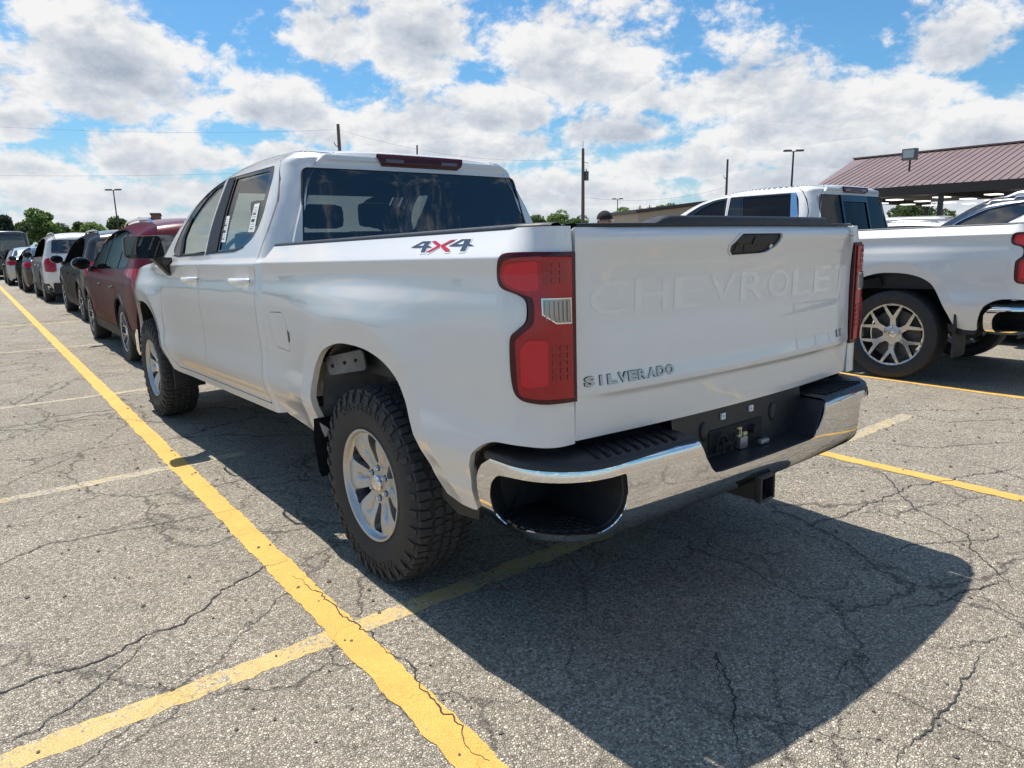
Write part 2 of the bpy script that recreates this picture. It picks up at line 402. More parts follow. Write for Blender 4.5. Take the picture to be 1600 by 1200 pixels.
# ------------------------------------------------------------------ materials
def pmat(name, col, rough=.5, metal=0., coat=0., spec=.5, bump=None, vary=None, coat_r=.03, trans=0., sheen=0.):
    m = bpy.data.materials.new(name); m.use_nodes = True; t = m.node_tree; N = NT(t); b = t.nodes['Principled BSDF']
    b.inputs['Base Color'].default_value = (*col, 1); b.inputs['Roughness'].default_value = rough; b.inputs['Metallic'].default_value = metal
    b.inputs['Coat Weight'].default_value = coat; b.inputs['Coat Roughness'].default_value = coat_r; b.inputs['Specular IOR Level'].default_value = spec
    if trans: b.inputs['Transmission Weight'].default_value = trans
    tc = N.n('ShaderNodeTexCoord').outputs['Object']
    if vary:                                    # (scale, amount): mottled colour
        f = N.noise(tc, vary[0], 6., .6); k = N.ss(f, .3, .7, 1-vary[1], 1+vary[1], 'LINEAR')
        t.links.new(N.v('SCALE', (*col,), sc=k), b.inputs['Base Color'])
        t.links.new(N.ss(f, .3, .7, max(.02, rough-.08), rough+.08, 'LINEAR'), b.inputs['Roughness'])
    if bump:                                    # (scale, strength, distance)
        bn = N.n('ShaderNodeBump'); bn.inputs['Strength'].default_value = bump[1]; bn.inputs['Distance'].default_value = bump[2]
        t.links.new(N.noise(tc, bump[0], 5., .6), bn.inputs['Height']); t.links.new(bn.outputs[0], b.inputs['Normal'])
    return m
def glass_mat(name, tint, refl=1.45, rough=0.0):
    m = bpy.data.materials.new(name); m.use_nodes = True; t = m.node_tree; N = NT(t); t.nodes.clear()
    tr = N.n('ShaderNodeBsdfTransparent'); tr.inputs[0].default_value = (*tint, 1)
    gl = N.n('ShaderNodeBsdfGlossy'); gl.inputs['Roughness'].default_value = rough; gl.inputs['Color'].default_value = (1, 1, 1, 1)
    fr = N.n('ShaderNodeFresnel'); fr.inputs['IOR'].default_value = refl
    mx = N.n('ShaderNodeMixShader'); t.links.new(fr.outputs[0], mx.inputs[0]); t.links.new(tr.outputs[0], mx.inputs[1]); t.links.new(gl.outputs[0], mx.inputs[2])
    out = N.n('ShaderNodeOutputMaterial'); t.links.new(mx.outputs[0], out.inputs[0]); return m
M_ = {}
M_['white'] = pmat('white_paint', (.86, .835, .795), .28, coat=1., coat_r=.015)
M_['white'].node_tree.nodes['Principled BSDF'].inputs['Coat IOR'].default_value = 1.7
M_['pearl'] = pmat('pearl_white_paint', (.83, .80, .76), .32, coat=1., coat_r=.025)
M_['relief_shade'] = pmat('relief_shade_paint', (.815, .79, .75), .28, coat=1., coat_r=.015)  # darker white standing in for the shading of the pressed letters
M_['chrome'] = pmat('chrome', (.82, .81, .80), .04, 1., bump=(7., .06, .005))
M_['brightwork'] = pmat('polished_trim', (.75, .75, .75), .12, 1.)
M_['plastic'] = pmat('black_plastic', (.018, .019, .021), .48, vary=(30., .25), bump=(400., .12, .001))
M_['gloss_black'] = pmat('gloss_black', (.008, .009, .010), .08, coat=.6)
M_['under'] = pmat('underbody', (.012, .012, .012), .8, vary=(6., .3))
M_['liner'] = pmat('dusty_wheelhouse', (.20, .197, .19), .85, vary=(7., .45), bump=(30., .3, .004))
M_['rubber'] = pmat('tyre_rubber', (.030, .029, .028), .75, vary=(14., .3), bump=(160., .2, .001))
M_['tread'] = pmat('tread_rubber', (.042, .041, .040), .82, vary=(22., .3))
M_['alloy'] = pmat('silver_alloy', (.60, .59, .57), .40, .65, vary=(18., .06))
M_['alloy_dark'] = pmat('dark_alloy', (.09, .09, .095), .35, .6)
M_['alloy_bright'] = pmat('polished_alloy', (.66, .64, .61), .16, 1.)
M_['steel'] = pmat('brake_steel', (.12, .115, .11), .55, .8, vary=(30., .3))
M_['red_lens'] = pmat('red_lens', (.44, .002, .009), .15, coat=.7, spec=.3)
M_['red_deep'] = pmat('deep_red_lens', (.075, .002, .008), .2, coat=.3, spec=.3)
M_['red_bright'] = pmat('bright_red_reflector', (.72, .006, .024), .15, coat=.7, spec=.3)
M_['lens_clear'] = pmat('clear_lens', (.34, .335, .33), .14, .5, coat=1.)
M_['red_cell'] = pmat('red_cell', (.34, .002, .010), .2, coat=.5)
M_['red_print'] = pmat('red_decal', (.55, .012, .030), .35, coat=.5)
M_['grey_print'] = pmat('slate_decal', (.050, .066, .095), .35, coat=.5)
M_['white_print'] = pmat('white_decal', (.85, .85, .85), .4)
M_['decal_base'] = pmat('decal_base', (.76, .765, .77), .4)
M_['paper'] = pmat('paper', (.82, .82, .80), .8)
M_['ink'] = pmat('ink', (.05, .05, .055), .8)
M_['glass_side'] = glass_mat('side_glass', (.24, .27, .27), 2.1)
M_['glass_priv'] = glass_mat('privacy_glass', (.10, .12, .135), 1.85)
M_['glass_front'] = glass_mat('windscreen_glass', (.62, .70, .66), 1.5)
M_['glass_dark'] = pmat('dark_glass', (.012, .014, .016), .03, spec=.9, coat=.7)
M_['seat'] = pmat('seat_fabric', (.022, .022, .024), .85, bump=(300., .2, .001))
M_['trim'] = pmat('interior_trim', (.035, .035, .037), .7)
M_['letter'] = pmat('chrome_letter', (.46, .45, .43), .30, .8)
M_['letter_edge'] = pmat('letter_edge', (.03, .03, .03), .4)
M_['galv'] = pmat('galvanised', (.38, .37, .35), .45, .7, vary=(20., .2))
M_['yellow_tab'] = pmat('yellow_tab', (.75, .62, .30), .6)

# ------------------------------------------------------------------ wheels
def tyre_profile(R, rim, w):
    h = w/2; s = R-rim
    return [(h*.76, rim-.004), (h*.93, rim+s*.16), (h*1.01, rim+s*.42), (h*.985, rim+s*.68), (h*.90, rim+s*.86), (h*.80, R-.012), (h*.4, R-.008), (0, R-.007),
            (-h*.4, R-.008), (-h*.80, R-.012), (-h*.90, rim+s*.86), (-h*.985, rim+s*.68), (-h*1.0, rim+s*.42), (-h*.94, rim+s*.14), (-h*.88, rim+.003), (-h*.86, rim-.003), (-h*.70, rim-.012)]
def tread_mesh(R, w, parent, n=34):
    V, Fc = [], []; h = w/2
    def block(poly, top, bot):
        b = len(V); k = len(poly)
        for rad in (bot, top):
            for a, x in poly:
                rr = rad-(.010 if abs(x) > h*.74 else 0)*(abs(x)-h*.74)/(h*.2)
                sh = .93 if rad == top else 1.
                ca = sum(p[0] for p in poly)/k; cx = sum(p[1] for p in poly)/k
                a2 = ca+(a-ca)*sh; x2 = cx+(x-cx)*sh
                V.append((x2, rr*math.sin(a2), rr*math.cos(a2)))
        Fc.append(tuple(b+k+i for i in range(k)))
        for i in range(k): j = (i+1) % k; Fc.append((b+i, b+j, b+k+j, b+k+i))
    p = 2*math.pi/n
    for i in range(n):
        a = i*p; q = random.uniform(-.1, .1)*p
        for s in (-1, 1):
            o = 0 if s < 0 else p*.5; lo = .58 if i % 2 else .50
            block([(a+o+.06*p, s*h*lo), (a+o+.42*p, s*h*(lo+.06)), (a+o+.46*p, s*h*.93), (a+o-.02*p, s*h*.93)], R, R-.02)
            block([(a+o+.56*p, s*h*(lo+.08)), (a+o+.94*p, s*h*lo), (a+o+.90*p, s*h*.88), (a+o+.54*p, s*h*.90)], R-.001, R-.02)
            block([(a+o+.02*p, s*h*.18), (a+o+.40*p, s*h*.14), (a+o+.52*p, s*h*.32), (a+o+.36*p, s*h*.46), (a+o-.02*p, s*h*.44), (a+o-.1*p, s*h*.30)], R, R-.018)
            block([(a+o+.52*p, s*h*.20), (a+o+.88*p, s*h*.24), (a+o+.86*p, s*h*.44), (a+o+.50*p, s*h*.50)], R, R-.018)
            # side lugs on the shoulder
            b = len(V)
            for rr, x in ((R-.022, s*h*.945), (R-.062, s*h*1.0)):
                for aa in (a+o+.04*p, a+o+(.42 if i % 2 else .36)*p):
                    for dx in (0., .0045*s): V.append((x+dx, rr*math.sin(aa), rr*math.cos(aa)))
            for f in ((1, 3, 7, 5), (0, 1, 5, 4), (2, 3, 7, 6), (0, 1, 3, 2), (4, 5, 7, 6)): Fc.append(tuple(b+t for t in f))
        block([(a+.05*p, -h*.10), (a+.55*p, -h*.13), (a+.62*p, h*.02), (a+.45*p, h*.12), (a-.02*p, h*.10), (a-.06*p, -.01)], R, R-.018)
        block([(a+.66*p, -h*.12), (a+.92*p, -h*.08), (a+.90*p, h*.10), (a+.60*p, h*.13)], R, R-.018)
    o = mobj('tread', V, Fc, M_['tread'], parent); o['kind'] = 'stuff'; return o
def arc_text(name, s, r, size, x, a0, mat, parent, ext=.0012, pitch=None):
    V, Fc = [], []; pitch = pitch or size*.78; a = a0
    for ch in s:
        if ch != ' ':
            v, f = text_data(ch, size, ext, 1.1, bold=.002); b = len(V)
            for px, py, pz in v:
                rr = r+py; aa = a+px/r
                V.append((x-pz, rr*math.cos(aa), rr*math.sin(aa)))
            Fc += [tuple(b+i for i in q) for q in f]
        a += pitch/r
    return mobj(name, V, Fc, mat, parent)
def polar(a, r): return (r*math.cos(a), r*math.sin(a))
def wheel_six_petal(parent, loc, right=False, R=.401, rim=.231, w=.262):
    def F(u, v):
        r = np.hypot(u, v); a = np.arctan2(v, u)
        x = -.074-.026*sstep(.07, .20, r)-.022*sstep(.212, .224, r)
        k = 6; da = np.abs((a+math.pi/k) % (2*math.pi/k)-math.pi/k)*r      # distance from the petal's middle line
        g = np.clip(1-da/(.006+.16*np.clip(r-.085, 0, .2)), 0, 1)*sstep(.080, .090, r)*(1-sstep(.150, .172, r))
        x = x+.016*g
        pet = np.clip((da-.045)/.03, 0, 1)*sstep(.12, .19, r)*(1-sstep(.205, .215, r))*.008
        return np.stack([x+pet, u, v], -1)
    outer = [polar(2*math.pi*i/90, rim) for i in range(90)]
    holes = []
    for k in range(6):
        a = 2*math.pi*(k+.5)/6; ca, sa = math.cos(a), math.sin(a); H = []
        for r, hw in ((.086, .010), (.130, .019), (.188, .033), (.206, .029), (.206, -.029), (.188, -.033), (.130, -.019), (.086, -.010)):
            H.append((r*ca-hw*sa, r*sa+hw*ca))
        holes.append(rnd(H, .008, 3))
        a2 = 2*math.pi*k/6+math.pi/6; c = polar(a2, .0635)
        holes.append([(c[0]+.0145*math.cos(t), c[1]+.0145*math.sin(t)) for t in np.linspace(0, 2*math.pi, 14)[:-1]])
    wh = panel('wheel', F, outer, M_['alloy'], parent, holes=holes, extra=[polar(t, r) for r in (.2095, .2125, .216, .220, .2235, .2265) for t in np.arange(0, 2*math.pi, .04)], step=.008, lip=.040, orient=-1, edge=.008)
    finish_wheel(wh, R, rim, w, -.074); wh.location = loc
    if right: wh.rotation_euler = (0, 0, math.pi)
    tread_mesh(R, w, wh)
    arc_text('sidewall_lettering', 'ALL-TERRAIN T/A', .312, .042, -w/2*1.005, math.radians(58), M_['rubber'], wh, .0012)
    arc_text('sidewall_lettering', 'ALL-TERRAIN T/A', .312, .042, -w/2*1.005, math.radians(238), M_['rubber'], wh, .0012)
    return wh
def finish_wheel(wh, R, rim, w, face, nut=.0635, n=6, cap=.036):
    prof = tyre_profile(R, rim, w); lathe('tyre', prof, M_['rubber'], wh, 96)
    lathe('rim_barrel', [(-w*.36, rim-.003), (-w*.30, rim-.012), (-.03, rim-.030), (w*.36, rim-.016), (w*.40, rim)], M_['alloy_dark'], wh, 64)
    lathe('brake_disc', [(-.006, .0), (-.006, rim*.76), (.02, rim*.76), (.02, 0)], M_['steel'], wh, 48)
    lathe('hub_cap', [(face-.020, 0), (face-.018, cap*.75), (face-.012, cap*.95), (face+.01, cap)], M_['brightwork'], wh, 32)
    bm = bmesh.new()
    for k in range(n):
        a = 2*math.pi*k/n+math.pi/6; y, z = polar(a, nut)
        b2 = bmesh.new(); vs = []
        for x, r in ((face+.02, .0105), (face-.008, .0105), (face-.014, .0075)):
            vs.append([b2.verts.new((x, y+r*math.cos(t), z+r*math.sin(t))) for t in [math.pi/3*i for i in range(6)]])
        for A, B in zip(vs, vs[1:]):
            for i in range(6): b2.faces.new((A[i], A[(i+1) % 6], B[(i+1) % 6], B[i]))
        b2.faces.new(vs[-1]); bobj('lug_nut', b2, M_['brightwork'], wh)
    bm.free()
def wheel_split_spoke(parent, loc, R=.418, rim=.288, w=.285, arms=6, mat='alloy_bright', nut=.066, right=False):
    def F(u, v):
        r = np.hypot(u, v); return np.stack([-.075-.030*sstep(.06, rim*.9, r)-.008*sstep(rim-.02, rim-.008, r)-.01*(1-sstep(.05, .09, r)), u, v], -1)
    outer = [polar(2*math.pi*i/96, rim) for i in range(96)]; holes = []
    for k in range(arms):
        a0 = 2*math.pi*k/arms+math.pi/6; st = 2*math.pi/arms
        # tall slot between the two branches of neighbouring spokes
        def H(pts, rot): return rnd([(r*math.cos(rot+t), r*math.sin(rot+t)) for r, t in pts], .012, 3)
        holes.append(H([(.086, -.20), (.086, .20), (rim*.50, .36), (rim*.94, .20), (rim*.94, -.20), (rim*.50, -.36)], a0+st/2))
        holes.append(H([(rim*.58, -.0), (rim*.94, .235), (rim*.94, -.235)], a0))
    wh = panel('wheel', F, outer, M_[mat], parent, holes=holes, step=.013, lip=.045, orient=-1, edge=.012)
    finish_wheel(wh, R, rim, w, -.075, nut); wh.location = loc
    if right: wh.rotation_euler = (0, 0, math.pi)
    return wh
# ------------------------------------------------------------------ the white pickup truck
YA, RAKE, WB = 1.0266, .0194, 3.745
LIGHT = [(-.1245, 1.305), (-.024, 1.304), (.059, 1.303), (.097, 1.299), (.114, 1.285), (.122, 1.25), (.117, 1.224), (.099, 1.207), (.057, 1.194), (.033, 1.182), (.023, 1.165), (.023, 1.129),
         (.032, 1.110), (.054, 1.092), (.070, 1.078), (.076, 1.055), (.077, .988), (.073, .936), (.066, .912), (.049, .895), (.021, .886), (-.019, .880), (-.062, .879), (-.1245, .876)]
LENS = [(-.108, 1.294), (-.023, 1.294), (.066, 1.291), (.092, 1.279), (.103, 1.247), (.094, 1.224), (.075, 1.209), (.029, 1.190), (.006, 1.177), (.005, 1.121), (.018, 1.098), (.052, 1.069), (.056, 1.044), (.055, .989), (.052, .925), (.037, .905), (-.019, .896), (-.109, .892)]
SEDGE = -.1245
def offset_curve(P, d, k=140):
    P = np.asarray(P); t = np.gradient(P, axis=0); n = np.stack([-t[:, 1], t[:, 0]], -1); n /= np.linalg.norm(n, axis=1)[:, None]
    return P+n*d
def crease_rows(u0, u1, vs, st=.016): return [(u, v) for v in vs for u in np.arange(u0, u1, st)]
def build_truck():
    T = empty('pickup_truck', 'white crew cab pickup with chrome rear bumper and knobbly tyres filling the foreground', 'pickup truck')
    T.rotation_euler = (-RAKE, 0, 0); T.location = (0, YA*(1-math.cos(RAKE)), YA*math.sin(RAKE))
    W = M_['white']
    # ---- cargo bed
    low = [(SEDGE, .747), (-.061, .748), (-.013, .751), (.05, .757), (.129, .758), (.184, .748), (.244, .718), (.285, .675), (.316, .592), (.327, .515), (.335, .478), (.42, .476)]
    front = [(1.90, .545), (1.99, .565), (2.03, .61), (2.04, .70), (2.042, 1.08), (2.036, 1.20), (2.02, 1.295), (1.975, 1.376)]
    out = [(SEDGE, 1.376), (SEDGE, 1.309)]+[(a+(.003 if a > -.11 else 0), b) for a, b in spline(LIGHT, 3)]+[(SEDGE, .872)]+spline(low, 3)+spline(ARCH_R, 5)+front
    fuel = rnd([(1.955, 1.058), (1.95, .97), (1.91, .895), (1.72, .885), (1.712, .93), (1.73, 1.02), (1.77, 1.064)], .035)
    def grow(P, d):
        P = np.array(P); c = P.mean(0); v = P-c; return [tuple(c+q*(1+d/np.linalg.norm(q))) for q in v]
    for mir in (False, True):
        bs = panel('bed_side', F_bed, out, W, T, holes=[grow(fuel, .0035)] if not mir else [], extra=crease_rows(-.12, 2.03, (1.2905, 1.2955, 1.300))+list(offset_curve(ARCH_RS, .081))+list(offset_curve(ARCH_RS, .0885)), step=.022, lip=.028, orient=-1, mirror=mir, edge=.014)
        panel('inner_skin', F_bed, [(SEDGE, 1.36), (SEDGE, .75), (.2, .77), (.36, .55), (.36, .50), (.45, .50)]+[(y+(-.03 if y < 1 else .03), z+.025) for y, z in ARCH_R]+[(1.95, .6), (2.0, 1.2), (1.95, 1.36)], M_['under'], bs, step=.08, lip=0, orient=-1, mirror=mir, off=-.022)
        if not mir:
            fd = panel('fuel_door', F_bed, fuel, W, T, step=.02, lip=.012, orient=-1, off=.0005)
            prism('finger_notch', [(1.716+.0, .985), (1.70, .975), (1.697, .955), (1.702, .935), (1.716, .928)], F_bed, .003, M_['gloss_black'], fd, orient=-1)
        # tail lamp
        tl = panel('tail_light', F_bed, [(a-.002, b) for a, b in spline(LIGHT, 3)], M_['red_deep'], T, step=.014, lip=.035, orient=-1, off=.010, mirror=mir, edge=.008)
        panel('lens', F_bed, spline(LENS, 3), M_['red_lens'], tl, step=.012, lip=.008, orient=-1, off=.0145, mirror=mir, edge=.008)
        panel('reflector', F_bed, rnd([(-.008, 1.284), (.054, 1.282), (.082, 1.273), (.091, 1.247), (.082, 1.222), (.031, 1.201), (-.010, 1.204)], .01), M_['red_bright'], tl, step=.012, lip=.004, orient=-1, off=.0175, mirror=mir, edge=.008)
        panel('reflector', F_bed, rnd([(-.028, 1.064), (.021, 1.068), (.043, 1.04), (.042, .938), (.027, .932), (-.028, .936)], .012), M_['red_bright'], tl, step=.012, lip=.004, orient=-1, off=.0175, mirror=mir, edge=.008)
        panel('lamp_rim', F_bed, [(-.015, 1.180), (-.101, 1.179), (-.102, 1.106), (-.052, 1.108), (-.015, 1.135)], M_['brightwork'], tl, holes=[[(-.018, 1.177), (-.097, 1.176), (-.099, 1.110), (-.053, 1.112), (-.018, 1.137)]], step=.02, lip=.006, orient=-1, off=.0185, mirror=mir)
        rv = panel('reverse_lamp', F_bed, [(-.016, 1.179), (-.098, 1.178), (-.100, 1.108), (-.052, 1.110), (-.016, 1.136)], M_['lens_clear'], tl, step=.015, lip=.004, orient=-1, off=.0165, mirror=mir)
        for k in range(6):
            s0 = -.023-k*.0125; panel('flute', F_bed, [(s0, 1.170), (s0-.0045, 1.170), (s0-.0045, 1.114), (s0, 1.116 if k > 2 else 1.132)], M_['lens_clear'], tl, step=.02, lip=.003, orient=-1, off=.0195, mirror=mir)
        for r0, rows, cols, z0, dz, s0 in ((0, 3, 3, 1.270, .021, -.022), (1, 5, 3, 1.038, .021, -.040)):
            for i in range(rows):
                for j in range(cols):
                    s1 = s0-j*.0225; z1 = z0-i*dz
                    panel('lamp_cell', F_bed, [(s1, z1+.007), (s1-.017, z1+.007), (s1-.017, z1-.007), (s1, z1-.007)], M_['red_cell'], tl, step=.03, lip=.002, orient=-1, off=.0165, mirror=mir)
        # rail cap
        sg = 1 if mir else -1; G = []
        for y in np.concatenate([np.linspace(.022, .134, 10), np.linspace(.3, 1.975, 12)]):
            xo = .933-.14*(1-math.sqrt(max(0, 1-((.134-y)/.14)**2))) if y < .134 else .933
            G.append([(sg*(xo-.002), y, 1.366), (sg*(xo), y, 1.376), (sg*(xo-.006), y, 1.384), (sg*(xo-.03), y, 1.388), (sg*.845, y, 1.387), (sg*.835, y, 1.380), (sg*.835, y, 1.355)])
        rc = grid('rail_cap', G, M_['plastic'], T, flip=not mir)
        # wheel house liner and mud flap
        G = []
        for y, z in spline(ARCH_R, 3): G.append([(sg*x, YA+(y-YA)*k, z+dz) for x, k, dz in ((.955, 1.01, .014), (.93, 1.04, .03), (.70, 1.06, .03), (.62, 1.02, .0))])
        ln = grid('wheel_liner', G, M_['liner'], T, flip=mir)
        grid('liner_wall', [[(sg*.625, YA+(y-YA)*1.02, z) for y, z in spline(ARCH_R, 3)], [(sg*.625, YA+(y-YA)*.3, .45) for y, z in spline(ARCH_R, 3)]], M_['liner'], ln, flip=mir)
        panel('liner_flange', lambda u, v: np.stack([-.955+.25*(1.46-u), u, v], -1), rnd([(1.44, .88), (1.20, .93), (1.18, .845), (1.42, .80)], .02), M_['liner'], ln, step=.05, lip=.01, orient=-1, mirror=mir)
        for by, bz in ((1.39, .845), (1.31, .865), (1.24, .88)):
            panel('bolt', lambda u, v: np.stack([-.958+.25*(1.46-u), u, v], -1), [(by+.008*math.cos(t), bz+.008*math.sin(t)) for t in np.linspace(0, 2*math.pi, 9)[:-1]], M_['under'], ln, step=.05, lip=.004, orient=-1, mirror=mir, off=.003)
        bm = bmesh.new(); P = [(1.482, .605), (1.50, .50), (1.47, .36), (1.44, .345)]
        Q = [[(sg*x, y-(.02 if x < .9 else 0), z) for x in (1.008, .995, .80)] for y, z in P]
        vs = [[bm.verts.new(p) for p in r] for r in Q]
        for a in range(3):
            for b in range(2): bm.faces.new((vs[a][b], vs[a][b+1], vs[a+1][b+1], vs[a+1][b]))
        r = bmesh.ops.solidify(bm, geom=bm.faces[:], thickness=.008); bobj('mud_flap', bm, M_['plastic'], T)
        panel('lower_valance', lambda u, v: np.stack([-.935+0*u, u, v], -1), [(.33, .50), (.34, .44), (.46, .425), (.555, .46), (.565, .52)], M_['plastic'], T, step=.06, lip=.02, orient=-1, mirror=mir)
    for sg in (-1, 1):                           # added filler boxes that stop sun leaking through the slots beside the tailgate
        box('slot_light_stop', (sg*.845-.055, .075, .74), (sg*.845+.045, .105, 1.362), W, T)
    # bed inside
    bm = bmesh.new()
    for lo, hi in (((-.84, .06, .82), (.84, 1.97, .86)), ((-.845, .06, .86), (-.825, 1.97, 1.37)), ((.825, .06, .86), (.845, 1.97, 1.37)), ((-.84, 1.93, .86), (.84, 1.97, 1.37))): add_box(bm, lo, hi)
    bobj('bed_liner', bm, M_['plastic'], T)
    # ---- 4x4 decal
    dec = [('grey_print', [(.634, 1.334), (.579, 1.3505), (.528, 1.350), (.532, 1.338), (.503, 1.332), (.531, 1.331), (.527, 1.318), (.553, 1.318), (.559, 1.332)], [(.598, 1.3375), (.562, 1.3465), (.561, 1.3375)]),
           ('red_print', [(.522, 1.349), (.500, 1.350), (.455, 1.338), (.453, 1.332), (.497, 1.317), (.521, 1.318), (.472, 1.335)], None),
           ('red_print', [(.452, 1.337), (.410, 1.350), (.383, 1.350), (.432, 1.335), (.385, 1.322), (.382, 1.317), (.404, 1.317), (.448, 1.331)], None),
           ('grey_print', [(.403, 1.333), (.352, 1.350), (.300, 1.349), (.298, 1.337), (.269, 1.331), (.299, 1.331), (.298, 1.317), (.325, 1.317), (.327, 1.331)], [(.367, 1.337), (.333, 1.347), (.330, 1.336)])]
    bside = T.children[0]
    for mat, P, H in dec:
        P = [(a, 1.333+(b-1.333)*1.1) for a, b in P]; H = [(a, 1.333+(b-1.333)*1.1) for a, b in H] if H else None
        panel('decal_character', F_bed, P, M_[mat], bside, holes=[H] if H else [], step=.02, lip=0, orient=-1, off=.0022)
        panel('decal_border', F_bed, grow(P, .006), M_['decal_base'], bside, step=.02, lip=0, orient=-1, off=.0012)
    # ---- tailgate
    hand = [(-.165, 1.309), (-.119, 1.340), (-.105, 1.346), (.134, 1.346), (.139, 1.338), (.130, 1.320), (.109, 1.302), (.057, 1.283), (.011, 1.280), (-.146, 1.278), (-.164, 1.292)]
    gate_o = [(-.815, .752), (.815, .752), (.815, 1.29), (.815, 1.36), (.8145, 1.3725), (-.8145, 1.3725), (-.815, 1.36), (-.815, 1.29)]
    tg = panel('tailgate', F_gate, rnd(gate_o, .004, 2), W, T, holes=[grow(hand, .004)], extra=crease_rows(-.81, .81, (.877, .8835, .8895, 1.337, 1.353, 1.364)), step=.024, lip=.05, edge=.014)
    panel('tailgate_inner', F_gate, gate_o, M_['under'], tg, step=.1, lip=0, off=-.052)
    hb = panel('handle_bezel', F_gate, hand, M_['plastic'], tg, step=.015, lip=.012, off=-.006)
    panel('handle_surround', F_gate, grow(hand, .0075), W, tg, holes=[hand], step=.03, lip=.006, off=.004)
    prism('camera_pod', rnd([(-.025, 1.335), (.055, 1.336), (.050, 1.308), (-.035, 1.307)], .006), F_gate, .004, M_['plastic'], tg, off=-.006)
    prism('release_pad', rnd([(-.125, 1.312), (-.10, 1.313), (-.105, 1.287), (-.13, 1.287)], .006), F_gate, .003, M_['plastic'], tg, off=-.006)
    prism('key_lock', [(.085+.010*math.cos(t), 1.301+.008*math.sin(t)) for t in np.linspace(0, 2*math.pi, 13)[:-1]], F_gate, .004, M_['brightwork'], tg, off=-.006)
    prism('release_pad', rnd([(-.08, 1.311), (-.03, 1.311), (.03, 1.300), (.02, 1.286), (-.075, 1.284)], .006), F_gate, .002, M_['plastic'], tg, off=-.006)
    def on_gate(name, s, x0, x1, z0, h, mat, ext, off=0., bold=0., shear=0.):
        """one raised letter per piece, spread evenly between x0 and x1"""
        n = len(s); pitch = (x1-x0)/n
        for i, ch in enumerate(s):
            v, f = text_data(ch, 1., 1., bold=bold, shear=shear)
            if not len(v): continue
            lo, hi = v.min(0), v.max(0); wd = pitch*.88*(1.0 if ch != 'I' else .26)
            u = (v[:, 0]-lo[0])/(hi[0]-lo[0])*wd+x0+(i+.5)*pitch-wd/2; q = z0+(v[:, 1]-lo[1])/(hi[1]-lo[1])*h
            P = F_gate(u, q); P[:, 1] -= off+(v[:, 2]-lo[2])/(hi[2]-lo[2])*ext
            if 0:
                e = 1e-3; nn = np.cross(F_gate(u+e, q)-F_gate(u-e, q), F_gate(u, q+e)-F_gate(u, q-e)); nn /= np.linalg.norm(nn, axis=1)[:, None]; mobj(name, P, f, mat, tg, normals=nn)
            else: mobj(name, P, f, mat, tg)
    on_gate('badge_letter', 'SILVERADO', -.789, -.425, .913, .0290, M_['letter'], .005, bold=.035)
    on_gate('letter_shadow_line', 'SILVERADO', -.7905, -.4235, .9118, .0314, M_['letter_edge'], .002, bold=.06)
    on_gate('badge_letter', 'LT', .660, .722, .922, .028, M_['letter'], .004, bold=.03)
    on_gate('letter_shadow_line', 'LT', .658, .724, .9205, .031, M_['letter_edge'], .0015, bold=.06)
    # the maker's name in flat letters; shade of the pressing painted as darker white
    pitch = (.785+.770)/9
    for i, ch in enumerate('CHEVROLET'):
        v, f = text_data(ch, 1., 0., bold=.012); bm = bmesh.new(); vs = [bm.verts.new(q) for q in v]
        for q in f:
            try: bm.faces.new([vs[k] for k in q])
            except ValueError: pass
        lo, hi = v.min(0), v.max(0); wd = pitch*.86
        for q in bm.verts: q.co = (-.770+(i+.5)*pitch-wd/2+(q.co.x-lo[0])/(hi[0]-lo[0])*wd, 1.115+(q.co.y-lo[1])/(hi[1]-lo[1])*.105, 0)
        bmesh.ops.triangulate(bm, faces=bm.faces[:])
        for _ in range(4):
            lg = [e for e in bm.edges if e.calc_length() > .022]
            if not lg: break
            bmesh.ops.subdivide_edges(bm, edges=lg, cuts=1); bmesh.ops.triangulate(bm, faces=bm.faces[:])
        bm.verts.index_update(); u = np.array([q.co.x for q in bm.verts]); z = np.array([q.co.y for q in bm.verts]); e = 1e-3
        nn = np.cross(F_gate(u+e, z)-F_gate(u-e, z), F_gate(u, z+e)-F_gate(u, z-e)); nn /= np.linalg.norm(nn, axis=1)[:, None]; P = F_gate(u, z)+nn*.0009
        mobj('emboss_tone_letter', P, [tuple(k.index for k in q.verts) for q in bm.faces], M_['relief_shade'], tg, normals=nn); bm.free()
    # black cap along the top edge, higher in its middle
    G = []
    for x in np.linspace(-.803, .803, 50):
        hgt = .010+.022*float(sstep(-.50, -.46, x)*(1-sstep(.50, .56, x))); y0 = float(F_gate(np.array([x]), np.array([1.366]))[0, 1])
        G.append([(x, y0+.004, 1.3735), (x, y0+.001, 1.3735+hgt*.75), (x, y0+.010, 1.3735+hgt), (x, y0+.05, 1.3735+hgt), (x, .075, 1.372), (x, .075, 1.33)])
    grid('top_cap', G, M_['plastic'], tg, flip=True)
    # ---- rear bumper
    half = [(-1.275, .612), (-1.262, .64), (-1.243, .664), (-1.202, .690), (-1.1, .690), (-.99, .689), (-.85, .688), (-.71, .692), (-.57, .697), (-.415, .702), (-.398, .694), (-.372, .64), (-.335, .59), (-.315, .576), (-.28, .573)]
    bot = [(-.0, .474), (-.19, .470), (-.434, .466), (-.572, .461), (-.73, .455), (-.81, .455), (-.942, .457), (-1.09, .451), (-1.19, .447), (-1.245, .458), (-1.272, .49), (-1.275, .553)]
    chrome = half+[(-a, b) for a, b in half[::-1]]+[(-a, b) for a, b in bot[::-1]]+bot[1:]
